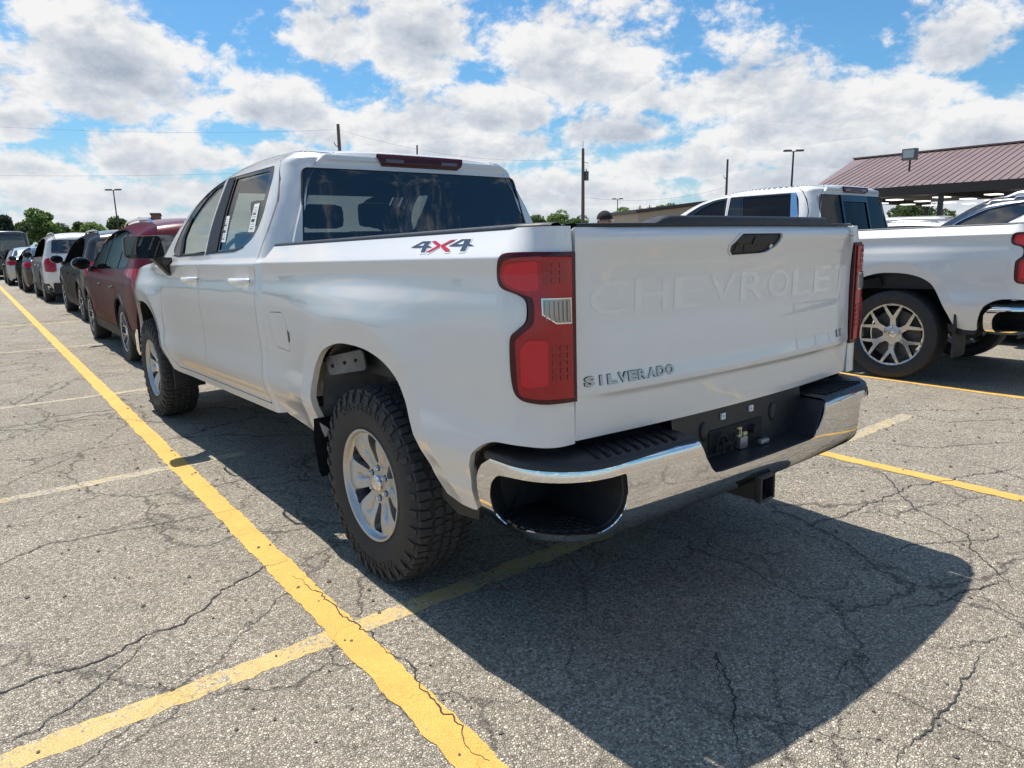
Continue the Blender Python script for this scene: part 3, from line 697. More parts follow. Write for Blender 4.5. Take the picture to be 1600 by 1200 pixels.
    pocket = rnd([(-1.209, .575), (-1.195, .618), (-1.161, .649), (-1.089, .657), (-.986, .657), (-.87, .658), (-.727, .662), (-.717, .60), (-.722, .556), (-.755, .500), (-.792, .478), (-.893, .484), (-1.069, .485), (-1.188, .470), (-1.207, .500)], [.03, .03, .03, .04, .05, .05, .010, .03, .015, .02, .02, .05, .05, .015, .02], 4)
    pr = [(-a, b) for a, b in pocket[::-1]]
    bp = panel('rear_bumper', F_bump, chrome, M_['chrome'], T, holes=[pocket, pr], step=.016, lip=.004, edge=.01)
    for sg in (-1, 1):
        P = np.array(pocket)*np.array([1 if sg < 0 else -1, 1]); A = F_bump(P[:, 0], P[:, 1]); A[:, 0] += sg*-.004; A[:, 1] += .004
        rings = []
        for k, sh, dz in ((0., .998, 0), (.10, .975, 0), (.12, .955, 0), (1., .93, 0)):
            c = A.mean(0); B = c+(A-c)*sh+np.array([-sg*.06, .15, 0])*k
            if k == 1.: B[:, 1] = float(A[:, 1].max())+.03
            rings.append(np.concatenate([B, B[:1]]))
        c = rings[-1][:-1].mean(0); rings.append(np.repeat(c[None], len(rings[-1]), 0))
        st = grid('corner_step', rings, M_['plastic'], bp, smooth=False, flip=sg < 0)
        bm = bmesh.new(); zf = float(P[:, 1].min())+.012
        for i in range(9):
            for j in range(5):
                s0 = sg*(.80+i*.037+(j % 2)*.018); b = F_bump(np.array([s0]), np.array([zf]))[0]; q = Vector(b)+Vector((-sg*.06, .15, 0))*(.22+j*.15)
                add_box(bm, q-Vector((.011, .011, .004)), q+Vector((.011, .011, .006)), .003)
        o = bobj('step_studs', bm, M_['plastic'], bp); o['kind'] = 'stuff'
        # ribbed tread plate on top of the bumper
        G = []
        for s0 in np.linspace(.40, 1.235, 40):
            b = F_bump(np.array([sg*s0]), np.array([.695]))[0]; nx = np.interp(s0, BS, BN[:, 0])*sg; ny = np.interp(s0, BS, BN[:, 1])
            dp = .20-.10*float(sstep(.72, 1.0, s0)); zt = .0+.012*float(sstep(.75, 1.1, s0)); row = []
            for t, dz in ((.006, -.012), (.006, -.002), (.012, .006), (.03, .010), (.10, .016), (1., .024+zt)):
                row.append((b[0]-nx*dp*t-(0 if t < 1 else 0), b[1]-ny*dp*t, .695+dz))
            G.append(row)
        pad = grid('step_pad', G, M_['plastic'], bp, flip=sg < 0)
        for i in range(9):
            s0 = .455+i*.040; b = F_bump(np.array([sg*s0]), np.array([.695]))[0]
            bm = bmesh.new(); q = Vector((b[0], b[1]+.085, .7155)); add_box(bm, q-Vector((.006, .060, .004)), q+Vector((.006, .060, .0035)), .002, Matrix.Rotation(sg*.42, 3, 'Z'))
            bobj('rib', bm, M_['under'], bp, smooth=True)
    G = []
    for x in np.linspace(-.40, .40, 33):
        t = min(1, max(0, (abs(x)-.325)/.07)); zf = .572+.130*t; y0 = float(F_bump(np.array([x]), np.array([.56]))[0, 1])
        G.append([(x, y0+.004, zf-.006), (x, y0+.012, zf), (x, -.03, zf+.004), (x, -.022, .76)])
    grid('plate_recess', G, M_['plastic'], bp, smooth=False, flip=True)
    box('recess_opening', (-.20, -.032, .585), (.13, -.024, .672), M_['under'], bp, .003)
    for x, z in ((-.116, .713), (.058, .714)):
        bm = bmesh.new()
        for a, b in (((-.011, -.011), (-.005, .011)), ((.005, -.011), (.011, .011)), ((-.005, -.011), (.005, -.005)), ((-.005, .005), (.005, .011))): add_box(bm, (x+a[0], -.031, z+a[1]), (x+b[0], -.023, z+b[1]))
        bobj('plate_clip', bm, M_['white_print'], bp)
    for x in (-.225, .205):
        bm = bmesh.new(); bmesh.ops.create_uvsphere(bm, u_segments=20, v_segments=10, radius=1., matrix=Matrix.Translation((x, -.026, .675)) @ Matrix.Diagonal((.024, .012, .036, 1))); bobj('plate_lamp', bm, M_['plastic'], bp, smooth=True)
    bm = bmesh.new()
    for a, b in (((-.034, .650), (-.014, .657)), ((-.020, .628), (-.014, .650)), ((-.034, .622), (-.014, .629)), ((.0, .622), (.022, .634))): add_box(bm, (a[0], -.040, a[1]), (b[0], -.030, b[1]), .002)
    bobj('latch_tab', bm, M_['yellow_tab'], bp)
    box('bracket', (-.035, -.05, .578), (.012, -.03, .622), M_['galv'], bp, .004)
    tube('trailer_plug', [(.055, -.055, .64), (.055, -.025, .64)], .017, M_['under'], bp, 14)
    for _w in ([(-.18, -.045, .59), (-.175, -.05, .64), (-.15, -.05, .655), (-.12, -.045, .64), (-.10, -.05, .60), (-.11, -.04, .585)], [(-.17, -.04, .60), (-.13, -.055, .62), (-.09, -.05, .615), (-.06, -.045, .64)], [(-.15, -.05, .585), (-.14, -.052, .61), (-.155, -.05, .645)]):
        tube('wire', spline(_w, 6), .0055, M_['under'], bp, 6)
    box('bracket', (.07, -.07, .578), (.125, -.05, .596), M_['galv'], bp, .006)
    box('crossmember', (-.60, .0, .50), (.60, .12, .69), M_['under'], bp, .01)
    # ---- tow receiver, frame, axle, exhaust, spare
    bm = bmesh.new()
    for a, b in (((-.042, .404), (-.032, .490)), ((.032, .404), (.042, .490)), ((-.032, .404), (.032, .414)), ((-.032, .480), (.032, .490))):
        add_box(bm, (a[0], -.12, a[1]), (b[0], .30, b[1]), .0); add_box(bm, (a[0]*1.12, -.145, .447+(a[1]-.447)*1.12), (b[0]*1.12, -.12, .447+(b[1]-.447)*1.12), .004)
    bobj('tow_receiver', bm, M_['plastic'], T, smooth=True)
    tube('hitch_tube', [(-.58, .16, .45), (.58, .16, .45)], .042, M_['plastic'], T, 12)
    bm = bmesh.new()
    for s in (-1, 1): add_box(bm, (s*.44-.04, .1, .50), (s*.44+.04, 5.3, .64), .008)
    for y in (.5, 1.6, 2.6, 3.6, 4.6): add_box(bm, (-.44, y-.04, .51), (.44, y+.04, .60))
    bobj('chassis_frame', bm, M_['under'], T)
    bm = bmesh.new(); add_tube(bm, [(-.74, YA, .41), (.74, YA, .41)], .05, 12); bmesh.ops.create_uvsphere(bm, u_segments=16, v_segments=10, radius=.15, matrix=Matrix.Translation((0, YA, .42))); bobj('rear_axle', bm, M_['under'], T, smooth=True)
    bm = bmesh.new(); add_tube(bm, [(-.74, YA+WB, .46), (.74, YA+WB, .46)], .05, 12); bobj('front_axle', bm, M_['under'], T, smooth=True)
    sp = lathe('spare_tyre', [(.1, .2), (.12, .28), (.11, .36), (.05, .385), (-.05, .385), (-.11, .36), (-.12, .28), (-.1, .2)], M_['rubber'], T, 40); sp.rotation_euler = (0, math.pi/2, 0); sp.location = (0, .52, .60)
    box('underbody', (-.90, 2.0, .54), (.90, 4.1, .60), M_['under'], T)
    # ---- cab
    rdoor = [(2.150, .570), (3.146, .570), (3.152, .80), (3.149, 1.19), (3.120, 1.32), (3.085, 1.36), (3.118, 1.50), (3.175, 1.838), (2.335, 1.836), (2.285, 1.812), (2.212, 1.717), (2.165, 1.608), (2.143, 1.457), (2.143, 1.297), (2.143, .85)]
    rdoor = rnd(rdoor, [.02, 0, .1, .1, .05, .03, .1, .0, .03, .03, .1, .1, .1, .02, .1], 4)
    fdoor = [(3.152, .570), (3.98, .570), (4.06, .63), (4.115, .72), (4.135, .93), (4.105, 1.10), (4.075, 1.18), (4.045, 1.33), (3.985, 1.475), (3.85, 1.612), (3.70, 1.712), (3.52, 1.790), (3.33, 1.828), (3.181, 1.838), (3.124, 1.50), (3.091, 1.36), (3.126, 1.32), (3.155, 1.19), (3.158, .80)]
    rwin = rnd([(3.080, 1.353), (2.536, 1.359), (2.398, 1.377), (2.291, 1.422), (2.250, 1.47), (2.239, 1.555), (2.298, 1.735), (2.352, 1.803), (3.155, 1.815), (3.108, 1.50)], [.01, .05, .05, .03, .03, .05, .05, .025, .01, .05])
    rgl = rnd([(2.840, 1.374), (2.548, 1.376), (2.414, 1.398), (2.325, 1.443), (2.290, 1.50), (2.338, 1.682), (2.412, 1.783), (2.985, 1.797)], [.01, .05, .05, .03, .05, .05, .025, .01])
    fwin = rnd([(3.100, 1.352), (3.728, 1.346), (3.855, 1.358), (3.890, 1.395), (3.885, 1.435), (3.825, 1.545), (3.70, 1.662), (3.54, 1.752), (3.36, 1.802), (3.196, 1.815), (3.135, 1.50)], [.01, .04, .03, .02, .03, .05, .05, .05, .05, .01, .05])
    fgl = rnd([(3.105, 1.372), (3.63, 1.366), (3.70, 1.48), (3.66, 1.60), (3.50, 1.715), (3.37, 1.768), (3.225, 1.790), (3.150, 1.52)], [.01, .01, .03, .05, .05, .04, .01, .05])
    for mir in (False, True):
        kw = dict(orient=-1, mirror=mir)
        rd = panel('rear_door', F_cab, rdoor, W, T, holes=[rwin], extra=crease_rows(2.0, 4.2, (1.2905, 1.2975, 1.310, 1.316)), step=.024, lip=.02, edge=.013, **kw)
        fd = panel('front_door', F_cab, fdoor, W, T, holes=[fwin], extra=crease_rows(2.0, 4.2, (1.2905, 1.2975, 1.310, 1.316)), step=.024, lip=.02, edge=.013, **kw)
        panel('window_frame', F_cab, rwin, M_['gloss_black'], rd, holes=[rgl], step=.03, lip=.012, off=-.004, **kw)
        panel('window_frame', F_cab, fwin, M_['gloss_black'], fd, holes=[fgl], step=.03, lip=.012, off=-.004, **kw)
        panel('window_glass', F_cab, rgl, M_['glass_side'], rd, step=.05, lip=0, off=-.010, **kw)
        panel('window_glass', F_cab, fgl, M_['glass_side'], fd, step=.05, lip=0, off=-.010, **kw)
        # pillar garnish and sill weather strip
        panel('pillar_cover', F_cab, [(2.868, 1.366), (3.077, 1.362), (3.112, 1.50), (3.150, 1.805), (3.015, 1.803)], M_['plastic'], rd, step=.04, lip=.006, off=.001, **kw)
        panel('sill_strip', F_cab, [(3.075, 1.360), (2.536, 1.366), (2.40, 1.384), (2.40, 1.377), (2.536, 1.358), (3.075, 1.352)], M_['plastic'], rd, step=.04, lip=.008, off=.003, **kw)
        panel('sill_strip', F_cab, [(3.105, 1.362), (3.728, 1.356), (3.84, 1.364), (3.85, 1.357), (3.728, 1.347), (3.105, 1.352)], M_['plastic'], fd, step=.04, lip=.008, off=.003, **kw)
        panel('quarter_divider', F_cab, [(3.63, 1.36), (3.70, 1.36), (3.76, 1.47), (3.70, 1.62), (3.66, 1.60), (3.70, 1.48)], M_['plastic'], fd, step=.04, lip=.006, off=-.002, **kw)
        # door handles: bar with a cupped recess behind it
        for dd, y0 in ((rd, 2.355), (fd, 3.325)):
            hx = lambda u, v: F_cab(u, v)
            G = []
            for u in np.linspace(-1, 1, 15):
                yy = y0+u*.135; b = F_cab(np.array([yy]), np.array([1.203]))[0]; hh = .018*(1-.25*abs(u)**3); st = .046*(1-abs(u)**5)+.004; sg = 1 if mir else -1
                G.append([(sg*(-b[0]+st-.014), yy, 1.203-hh), (sg*(-b[0]+st-.003), yy, 1.203-hh*.8), (sg*(-b[0]+st), yy, 1.203), (sg*(-b[0]+st-.003), yy, 1.203+hh*.8), (sg*(-b[0]+st-.014), yy, 1.203+hh), (sg*(-b[0]+st-.014), yy, 1.203-hh)])
            grid('door_handle', G, W, dd, flip=mir)
            if not mir: panel('handle_cup', F_cab, [(y0+.06*math.cos(t), 1.204+.038*math.sin(t)) for t in np.linspace(0, 2*math.pi, 25)[:-1]], M_['brightwork'] if 0 else W, dd, step=.02, lip=.004, off=.0012, **kw)
        sil = SIL_BACK[1:]+SIL_ROOF[1:]
        hole = [(2.144, .564), (3.99, .564), (4.066, .625), (4.122, .717), (4.142, .93), (4.112, 1.10), (4.082, 1.185), (4.052, 1.335), (3.99, 1.482), (3.855, 1.620), (3.704, 1.720), (3.523, 1.797), (3.332, 1.835), (3.18, 1.845), (2.332, 1.843), (2.279, 1.817), (2.205, 1.72), (2.158, 1.61), (2.136, 1.458), (2.136, 1.297), (2.136, .85)]
        ex = [(np.interp(z, [p[1] for p in SIL_BACK], [p[0] for p in SIL_BACK])+d, z) for z in np.arange(.62, 1.845, .011) for d in (.006, .014, .023, .034, .047, .062, .080, .105)]+[(y, z-d) for y, z in SIL_ROOF[2:] for d in (.007, .016, .028, .042)]
        cs = panel('cab_side', F_cab, [(1.99, .535), (1.987, .9)]+[(a, b) for a, b in sil]+[(4.19, 1.338), (4.15, 1.33), (4.150, .93), (4.130, .717), (4.07, .60), (4.06, .527), (3.95, .522), (2.1, .522)], W, T, holes=[hole], extra=ex, step=.022, lip=.02, edge=.010, **kw)
        panel('inner_skin', F_cab, [(2.02, .55), (4.05, .55), (4.12, .9), (4.05, 1.30), (3.95, 1.335), (2.5, 1.340), (2.2, 1.40), (2.06, 1.35), (2.02, 1.2)], M_['under'], cs, step=.08, lip=0, off=-.024, **kw)
        for a, b in (((2.20, 1.42), (2.30, 1.80)), ((2.86, 1.35), (3.08, 1.80))):
            panel('pillar_trim', F_cab, [a, (a[0]+.06, a[1]), (b[0]+.06, b[1]), b] if a[0] < 2.5 else [(2.88, 1.34), (3.07, 1.34), (3.2, 1.81), (3.02, 1.81)], M_['trim'], cs, step=.06, lip=.02, off=-.03, **kw)
        # front fender
        fen = [(4.062, .60), (4.137, .717), (4.157, .93), (4.127, 1.10), (4.094, 1.19), (4.062, 1.33), (4.2, 1.335), (4.6, 1.312), (5.0, 1.265), (5.35, 1.20), (5.52, 1.12), (5.58, .95), (5.60, .70), (5.55, .56), (5.19, .56)]+[(y, z) for y, z in spline(ARCH_F, 4)[::-1] if z > .565]+[(4.19, .575), (4.10, .535), (4.065, .53)]
        fp = panel('front_fender', F_cab, fen, W, T, extra=list(offset_curve(ARCH_FS, .081))+list(offset_curve(ARCH_FS, .0885)), step=.026, lip=.025, edge=.014, **kw)
        sg = 1 if mir else -1; G = []
        for y, z in spline(ARCH_F, 3): G.append([(sg*x, y, z+.01) for x in (.99, .80, .60)])
        grid('wheel_liner', G, M_['under'], T, flip=mir)
        box('mud_flap', (sg*.86-.11, 4.17, .38), (sg*.86+.11, 4.182, .62), M_['plastic'], T, .004)
        # mirror: upright towing-size housing on an arm
        hs = bmesh.new()
        def ring(y, k, x0=-1.266, x1=-1.030, z0=1.335, z1=1.492):
            cx, cz = (x0+x1)/2, (z0+z1)/2; P = rnd([(x0-.004, z0+.012), (x0, z1-.002), (x1-.012, z1), (x1+.010, z0+.018), (x1-.09, z0)], [.03, .022, .02, .03, .05], 4)
            return [(-sg*(cx+(a-cx)*k), y, cz+(b-cz)*k) for a, b in P]
        R_ = [ring(3.758, .93), ring(3.750, .97), ring(3.765, 1.), ring(3.82, .97), ring(3.88, .82), ring(3.91, .5)]
        vs = [[hs.verts.new(p) for p in r] for r in R_]; n = len(vs[0])
        for A, B in zip(vs, vs[1:]):
            for i in range(n): hs.faces.new((A[i], A[(i+1) % n], B[(i+1) % n], B[i]))
        hs.faces.new(vs[-1]); bmesh.ops.recalc_face_normals(hs, faces=hs.faces)
        mh = bobj('mirror', hs, M_['plastic'], T, smooth=True)
        g2 = bmesh.new(); g2.faces.new([g2.verts.new(p) for p in ring(3.762, .925)]); bobj('mirror_glass', g2, M_['glass_dark'], mh)
        ar = bmesh.new(); A = [(-1.10, 3.80, 1.345), (-1.05, 3.80, 1.350), (-.965, 3.84, 1.345), (-.955, 3.86, 1.24), (-.985, 3.83, 1.22)]
        v1 = [ar.verts.new((-sg*a, b, c_)) for a, b, c_ in A]; v2 = [ar.verts.new((-sg*a, b+.09, c_)) for a, b, c_ in A]
        ar.faces.new(v1); ar.faces.new(v2[::-1])
        for i in range(5): ar.faces.new((v1[i], v2[i], v2[(i+1) % 5], v1[(i+1) % 5]))
        bmesh.ops.recalc_face_normals(ar, faces=ar.faces); bobj('mirror_arm', ar, M_['plastic'], mh)
    # roof and windscreen, hood and nose
    RF = [p for p in SIL_ROOF if p[0] <= 3.45]; WS = [p for p in SIL_ROOF if p[0] >= 3.40]
    def across(P, crown, bow=0., n=21):
        G = []
        for i, (y, z) in enumerate(P):
            X = -float(F_cab(np.array([y]), np.array([z]))[0, 0]); f = i/max(1, len(P)-1)
            G.append([(X*u, y+bow*f*(1-u*u), z+crown*(1-abs(u)**2.6)) for u in np.linspace(-1, 1, n)])
        return G
    roof = grid('roof', across([(2.118, 1.828), (2.124, 1.845)]+[(y, z) for y, z in RF], .020), W, T, flip=False)
    grid('windscreen', across(WS, .022, .30), M_['glass_front'], T)
    HD = [(4.06, 1.335), (4.2, 1.338), (4.6, 1.315), (5.0, 1.268), (5.35, 1.203), (5.52, 1.122)]
    grid('hood', across(spline(HD, 4), .045), W, T)
    box('cowl', (-.80, 4.10, 1.22), (.80, 4.34, 1.345), M_['plastic'], T, .02)
    fr = box('grille', (-.74, 5.44, .72), (.74, 5.62, 1.16), M_['gloss_black'], T, .03)
    for z in (.82, .92, 1.02): box('grille_bar', (-.70, 5.61, z-.02), (.70, 5.635, z+.02), M_['chrome'], fr, .008)
    for s in (-1, 1): box('headlight', (s*.72-.10, 5.40, .98), (s*.72+.10, 5.58, 1.12), M_['lens_clear'], T, .03)
    box('front_bumper', (-.93, 5.40, .48), (.93, 5.70, .74), M_['chrome'], T, .06)
    # rear wall, rear glass with its lines, centre brake lamp
    zz = np.linspace(.6, 1.84, 40); ed = [( -float(F_cab(np.array([np.interp(z, [p[1] for p in SIL_BACK], [p[0] for p in SIL_BACK])]), np.array([z]))[0, 0]), z) for z in zz]
    wall = [(-a, z) for a, z in ed]+[(a, z) for a, z in ed[::-1]]
    win = rnd([(-.775, 1.30), (.775, 1.30), (.695, 1.772), (-.695, 1.772)], [.04, .04, .035, .035])
    cw = panel('cab_back', F_back, wall[::-1], W, T, holes=[win], step=.03, lip=.02, edge=.02)
    panel('rear_window', F_back, win, M_['glass_priv'], T, step=.06, lip=0, off=-.008)
    panel('window_seal', F_back, grow(win, .004), M_['gloss_black'], cw, holes=[grow(win, -.010)], step=.04, lip=.01, off=-.003)
    bl = prism('centre_brake_light', rnd([(-.285, 1.848), (.285, 1.848), (.248, 1.792), (-.252, 1.792)], .008), F_back, .016, M_['red_deep'], T, step=.03)
    for x0, x1, m in ((-.235, -.125, 'lens_clear'), (.125, .235, 'lens_clear'), (-.115, .115, 'red_lens')):
        prism('cargo_lamp' if m == 'lens_clear' else 'lens', [(x0, 1.828), (x1, 1.828), (x1*.97, 1.803), (x0*.97, 1.803)], F_back, .003, M_['red_deep'] if m == 'red_lens' else pm_smoke, bl, off=.016)
    bm = bmesh.new()
    tube('antenna', [(.62, 3.15, 1.86), (.62, 3.13, 2.10)], .006, M_['plastic'], T, 6)
    bm.free()
    # seats seen through the glass
    for row, y0, xs in ((0, 2.50, (-.42, .0, .42)), (1, 3.40, (-.40, .40))):
        for x in xs:
            wd = .24 if row else .20
            st = box('seat', (x-wd-(0 if row else .012), y0, 1.00), (x+wd+(0 if row else .012), y0+.14, 1.50 if row else 1.46), M_['seat'], T, .05)
            box('headrest', (x-.125, y0-.01, 1.53 if row else 1.48), (x+.125, y0+.09, 1.71 if row else 1.62), M_['seat'], st, .045)
    box('dashboard', (-.80, 3.95, 1.05), (.80, 4.15, 1.33), M_['trim'], T, .04)
    sw = bmesh.new(); ring = [(-.42+.19*math.cos(t), 3.86+.05*math.sin(t), 1.30+.18*math.sin(t)) for t in np.linspace(0, 2*math.pi, 25)]; add_tube(sw, ring, .016, 8, caps=False); bobj('steering_wheel', sw, M_['trim'], T, smooth=True)
    box('headliner', (-.66, 2.16, 1.745), (.66, 3.35, 1.80), M_['trim'], T)
    box('cab_floor', (-.92, 2.02, .60), (.92, 4.1, .68), M_['under'], T)
    # wheels
    for s in (-1, 1):
        wheel_six_petal(T, (s*.866, YA, .401), s > 0); wheel_six_petal(T, (s*.866, YA+WB, .401+RAKE*WB), s > 0)
    return T, rdoor
pm_smoke = pmat('smoked_lens', (.16, .11, .13), .12, coat=1.)
def paper_tag(parent, corners, lines=True, off=-.012):
    """printed auction slip lying on the inside of a side window"""
    (y0, z0), (y1, z1), (y2, z2), (y3, z3) = corners
    tg_ = panel('window_tag', F_cab, corners, M_['paper'], parent, step=.05, lip=0, orient=-1, off=off+.004)
    if lines:
        for k, (a, b, h) in enumerate(((.06, .94, .03), (.12, .9, .012), (.18, .8, .012), (.30, .9, .10), (.46, .9, .012), (.52, .85, .012), (.60, .9, .05), (.70, .9, .012), (.75, .7, .012), (.80, .9, .012))):
            t0 = a if k == 0 else a; lerp = lambda u, t: ((y0+(y1-y0)*u)*(1-t)+(y3+(y2-y3)*u)*t, (z0+(z1-z0)*u)*(1-t)+(z3+(z2-z3)*u)*t)
            t0 = .10+.085*k; t1 = t0+h; panel('print_line', F_cab, [lerp(.15, t0), lerp(.85 if k % 3 else .7, t0), lerp(.85 if k % 3 else .7, t1), lerp(.15, t1)], M_['ink'] if k in (0, 3, 6) else M_['grey_print'], parent, step=.05, lip=0, orient=-1, off=off+.005)
truck, _rd = build_truck()
_door = [c for c in truck.children if c.name.startswith('rear_door')][0]
paper_tag(_door, [(2.862, 1.422), (2.779, 1.419), (2.844, 1.572), (2.925, 1.574)])
paper_tag(_door, [(2.42, 1.461), (2.325, 1.458), (2.385, 1.612), (2.467, 1.612)])

# ------------------------------------------------------------------ ground
def ground_mat():
    m = bpy.data.materials.new('worn_asphalt'); m.use_nodes = True; t = m.node_tree; N = NT(t); b = t.nodes['Principled BSDF']
    P = N.n('ShaderNodeNewGeometry').outputs['Position']
    base, hgt = asphalt_nodes(N, P)
    t.links.new(base, b.inputs['Base Color']); b.inputs['Roughness'].default_value = .88; b.inputs['Specular IOR Level'].default_value = .35
    bn = N.n('ShaderNodeBump'); bn.inputs['Strength'].default_value = .9; bn.inputs['Distance'].default_value = .006
    t.links.new(hgt, bn.inputs['Height']); t.links.new(bn.outputs[0], b.inputs['Normal'])
    return m
def asphalt_nodes(N, P):
    t = N.t
    def vor(scale, feat='F1', vec=None, rnd_=1.):
        v = N.n('ShaderNodeTexVoronoi', feature=feat); N.put(v.inputs['Vector'], P if vec is None else vec); v.inputs['Scale'].default_value = scale; v.inputs['Randomness'].default_value = rnd_; return v
    wob = N.n('ShaderNodeTexNoise'); N.put(wob.inputs['Vector'], P); wob.inputs['Scale'].default_value = 40.; wob.inputs['Detail'].default_value = 2.
    Pw = N.v('ADD', P, N.v('SCALE', N.v('SUBTRACT', wob.outputs['Color'], (.5, .5, .5)), sc=.012))
    st = vor(125., vec=Pw); edge = vor(125., 'DISTANCE_TO_EDGE', vec=Pw)
    sep = N.n('ShaderNodeSeparateColor'); t.links.new(st.outputs['Color'], sep.inputs[0])
    cr = N.n('ShaderNodeValToRGB'); t.links.new(sep.outputs[0], cr.inputs[0]); e = cr.color_ramp.elements
    e[0].position = 0.; e[0].color = (.205, .180, .143, 1); e[1].position = 1.; e[1].color = (.70, .615, .485, 1)
    for p, c in ((.22, (.345, .300, .238)), (.55, (.46, .402, .318)), (.82, (.555, .488, .385))): x = e.new(p); x.color = (*c, 1)
    stone = cr.outputs[0]
    gap = N.ss(edge.outputs['Distance'], .0, .10, .42, 1.)
    fine = N.ss(N.noise(P, 260., 3., .6), .3, .7, .82, 1.18, 'LINEAR')
    big = N.ss(N.noise(P, .35, 5., .6), .3, .7, .94, 1.06, 'LINEAR'); mid = N.ss(N.noise(P, 2.6, 6., .65), .3, .7, .86, 1.12, 'LINEAR')
    k = N.m('MULTIPLY', N.m('MULTIPLY', gap, fine), N.m('MULTIPLY', big, mid))
    col = N.v('SCALE', stone, sc=k)
    # brownish tint and darker oily blotches
    tint = N.ss(N.noise(N.v('ADD', P, (31., 7., 0.)), .9, 5., .65), .45, .72)
    col = N.mix(N.m('MULTIPLY', tint, .35), col, (.30, .25, .19, 1))
    oil = N.ss(N.noise(N.v('ADD', P, (3., 57., 0.)), .75, 4., .6), .66, .78)
    col = N.mix(N.m('MULTIPLY', oil, .28), col, (.055, .052, .05, 1))
    # fine crack network: cell walls of a wandering Voronoi, broken up by noise
    w2 = N.n('ShaderNodeTexNoise'); N.put(w2.inputs['Vector'], P); w2.inputs['Scale'].default_value = 3.2; w2.inputs['Detail'].default_value = 6.; w2.inputs['Roughness'].default_value = .65
    Pc = N.v('ADD', P, N.v('SCALE', N.v('SUBTRACT', w2.outputs['Color'], (.5, .5, .5)), sc=.38))
    Pc = N.v('MULTIPLY', Pc, (1, 1, 0))
    cracks = None
    for sc, wd, lo, hi, seed, amt in ((.95, .0065, .42, .54, 11., 1.), (2.4, .0055, .47, .57, 23., .9), (.30, .0045, .30, .5, 5., 1.)):
        ed = vor(sc, 'DISTANCE_TO_EDGE', vec=Pc); gate = N.ss(N.noise(N.v('ADD', P, (seed, -seed, 0.)), .55, 3., .5), lo, hi)
        c = N.m('MULTIPLY', N.m('MULTIPLY', N.ss(ed.outputs['Distance'], 0., wd*sc*1.6, 1., 0.), gate), amt)
        cracks = c if cracks is None else N.m('MAXIMUM', cracks, c)
    col = N.mix(N.m('MULTIPLY', cracks, .66), col, (.045, .042, .040, 1))
    h = N.m('SUBTRACT', N.m('ADD', N.m('MULTIPLY', N.ss(edge.outputs['Distance'], 0., .25), .8), N.m('MULTIPLY', N.m('SUBTRACT', sep.outputs[1], .5), .5)), N.m('MULTIPLY', cracks, 1.6))
    return col, h
def paint_mat(name, colr, wear):
    """traffic paint lying in the stone texture; worn through where the noise bites"""
    m = bpy.data.materials.new(name); m.use_nodes = True; t = m.node_tree; N = NT(t); b = t.nodes['Principled BSDF']
    P = N.n('ShaderNodeNewGeometry').outputs['Position']; col, h = asphalt_nodes(N, P)
    n1 = N.noise(P, 55., 5., .7); n2 = N.noise(N.v('ADD', P, (9., 4., 0.)), 5., 5., .6)
    f = N.ss(N.m('ADD', N.m('MULTIPLY', n1, .55), N.m('MULTIPLY', n2, .45)), wear-.05, wear+.05)
    e = N.n('ShaderNodeTexVoronoi', feature='DISTANCE_TO_EDGE'); N.put(e.inputs['Vector'], P); e.inputs['Scale'].default_value = 125.
    f = N.m('MULTIPLY', f, N.ss(e.outputs['Distance'], 0., .05, .75 if wear < .4 else .35, 1.))
    pv = N.v('SCALE', colr, sc=N.ss(N.noise(P, 4., 4., .6), .3, .7, .90, 1.07, 'LINEAR'))
    t.links.new(N.mix(f, col, pv), b.inputs['Base Color']); b.inputs['Roughness'].default_value = .75
    bn = N.n('ShaderNodeBump'); bn.inputs['Strength'].default_value = .6; bn.inputs['Distance'].default_value = .005; t.links.new(h, bn.inputs['Height']); t.links.new(bn.outputs[0], b.inputs['Normal'])
    return m
M_['asphalt'] = ground_mat()
M_['yellow'] = paint_mat('fresh_yellow_paint', (.74, .435, .095), .36)
M_['yellow_old'] = paint_mat('faded_yellow_paint', (.66, .46, .17), .47)
M_['yellow_ghost'] = paint_mat('ghost_yellow_paint', (.56, .42, .20), .53)
M_['crack'] = pmat('crack_fill', (.045, .042, .040), .95, vary=(60., .4))
gr = mobj('ground', [(-700, -700, 0), (700, -700, 0), (700, 900, 0), (-700, 900, 0)], [(0, 1, 2, 3)], M_['asphalt']); gr['kind'] = 'structure'
def ragged(name, P0, P1, wd, mat, z=.004, jag=.004, step=.05, end_j=.01):
    """a painted stripe with slightly uneven edges"""
    a, b = Vector(P0), Vector(P1); L = (b-a).length; d = (b-a)/L; n = Vector((-d.y, d.x)); k = max(2, min(3600, int(L/step))); V, Fc = [], []; w1 = w2 = 0
    for i in range(k+1):
        w1 = w1*.6+random.uniform(-jag, jag); w2 = w2*.6+random.uniform(-jag, jag); p = a+d*(L*i/k)
        V += [(*(p+n*(wd/2+w1)), z), (*(p-n*(wd/2+w2)), z)]
        if i: Fc.append((2*i-2, 2*i-1, 2*i+1, 2*i))
    o = mobj(name, V, Fc, mat); o['kind'] = 'structure'; return o
SL = .0205                                      # the row's lines run a degree off the truck's heading
def lx(x0, y): return x0+SL*y
ragged('lane_line', (lx(-1.279, -4), -4), (lx(-1.279, 70), 70), .112, M_['yellow'], .0026, .005, .02)
ragged('lane_line', (1.965, -6), (1.99, .95), .10, M_['yellow'], .0026, .005, .02)
ragged('lane_line', (4.60, -6), (4.76, 9), .11, M_['yellow'], .0026, .005, .02)
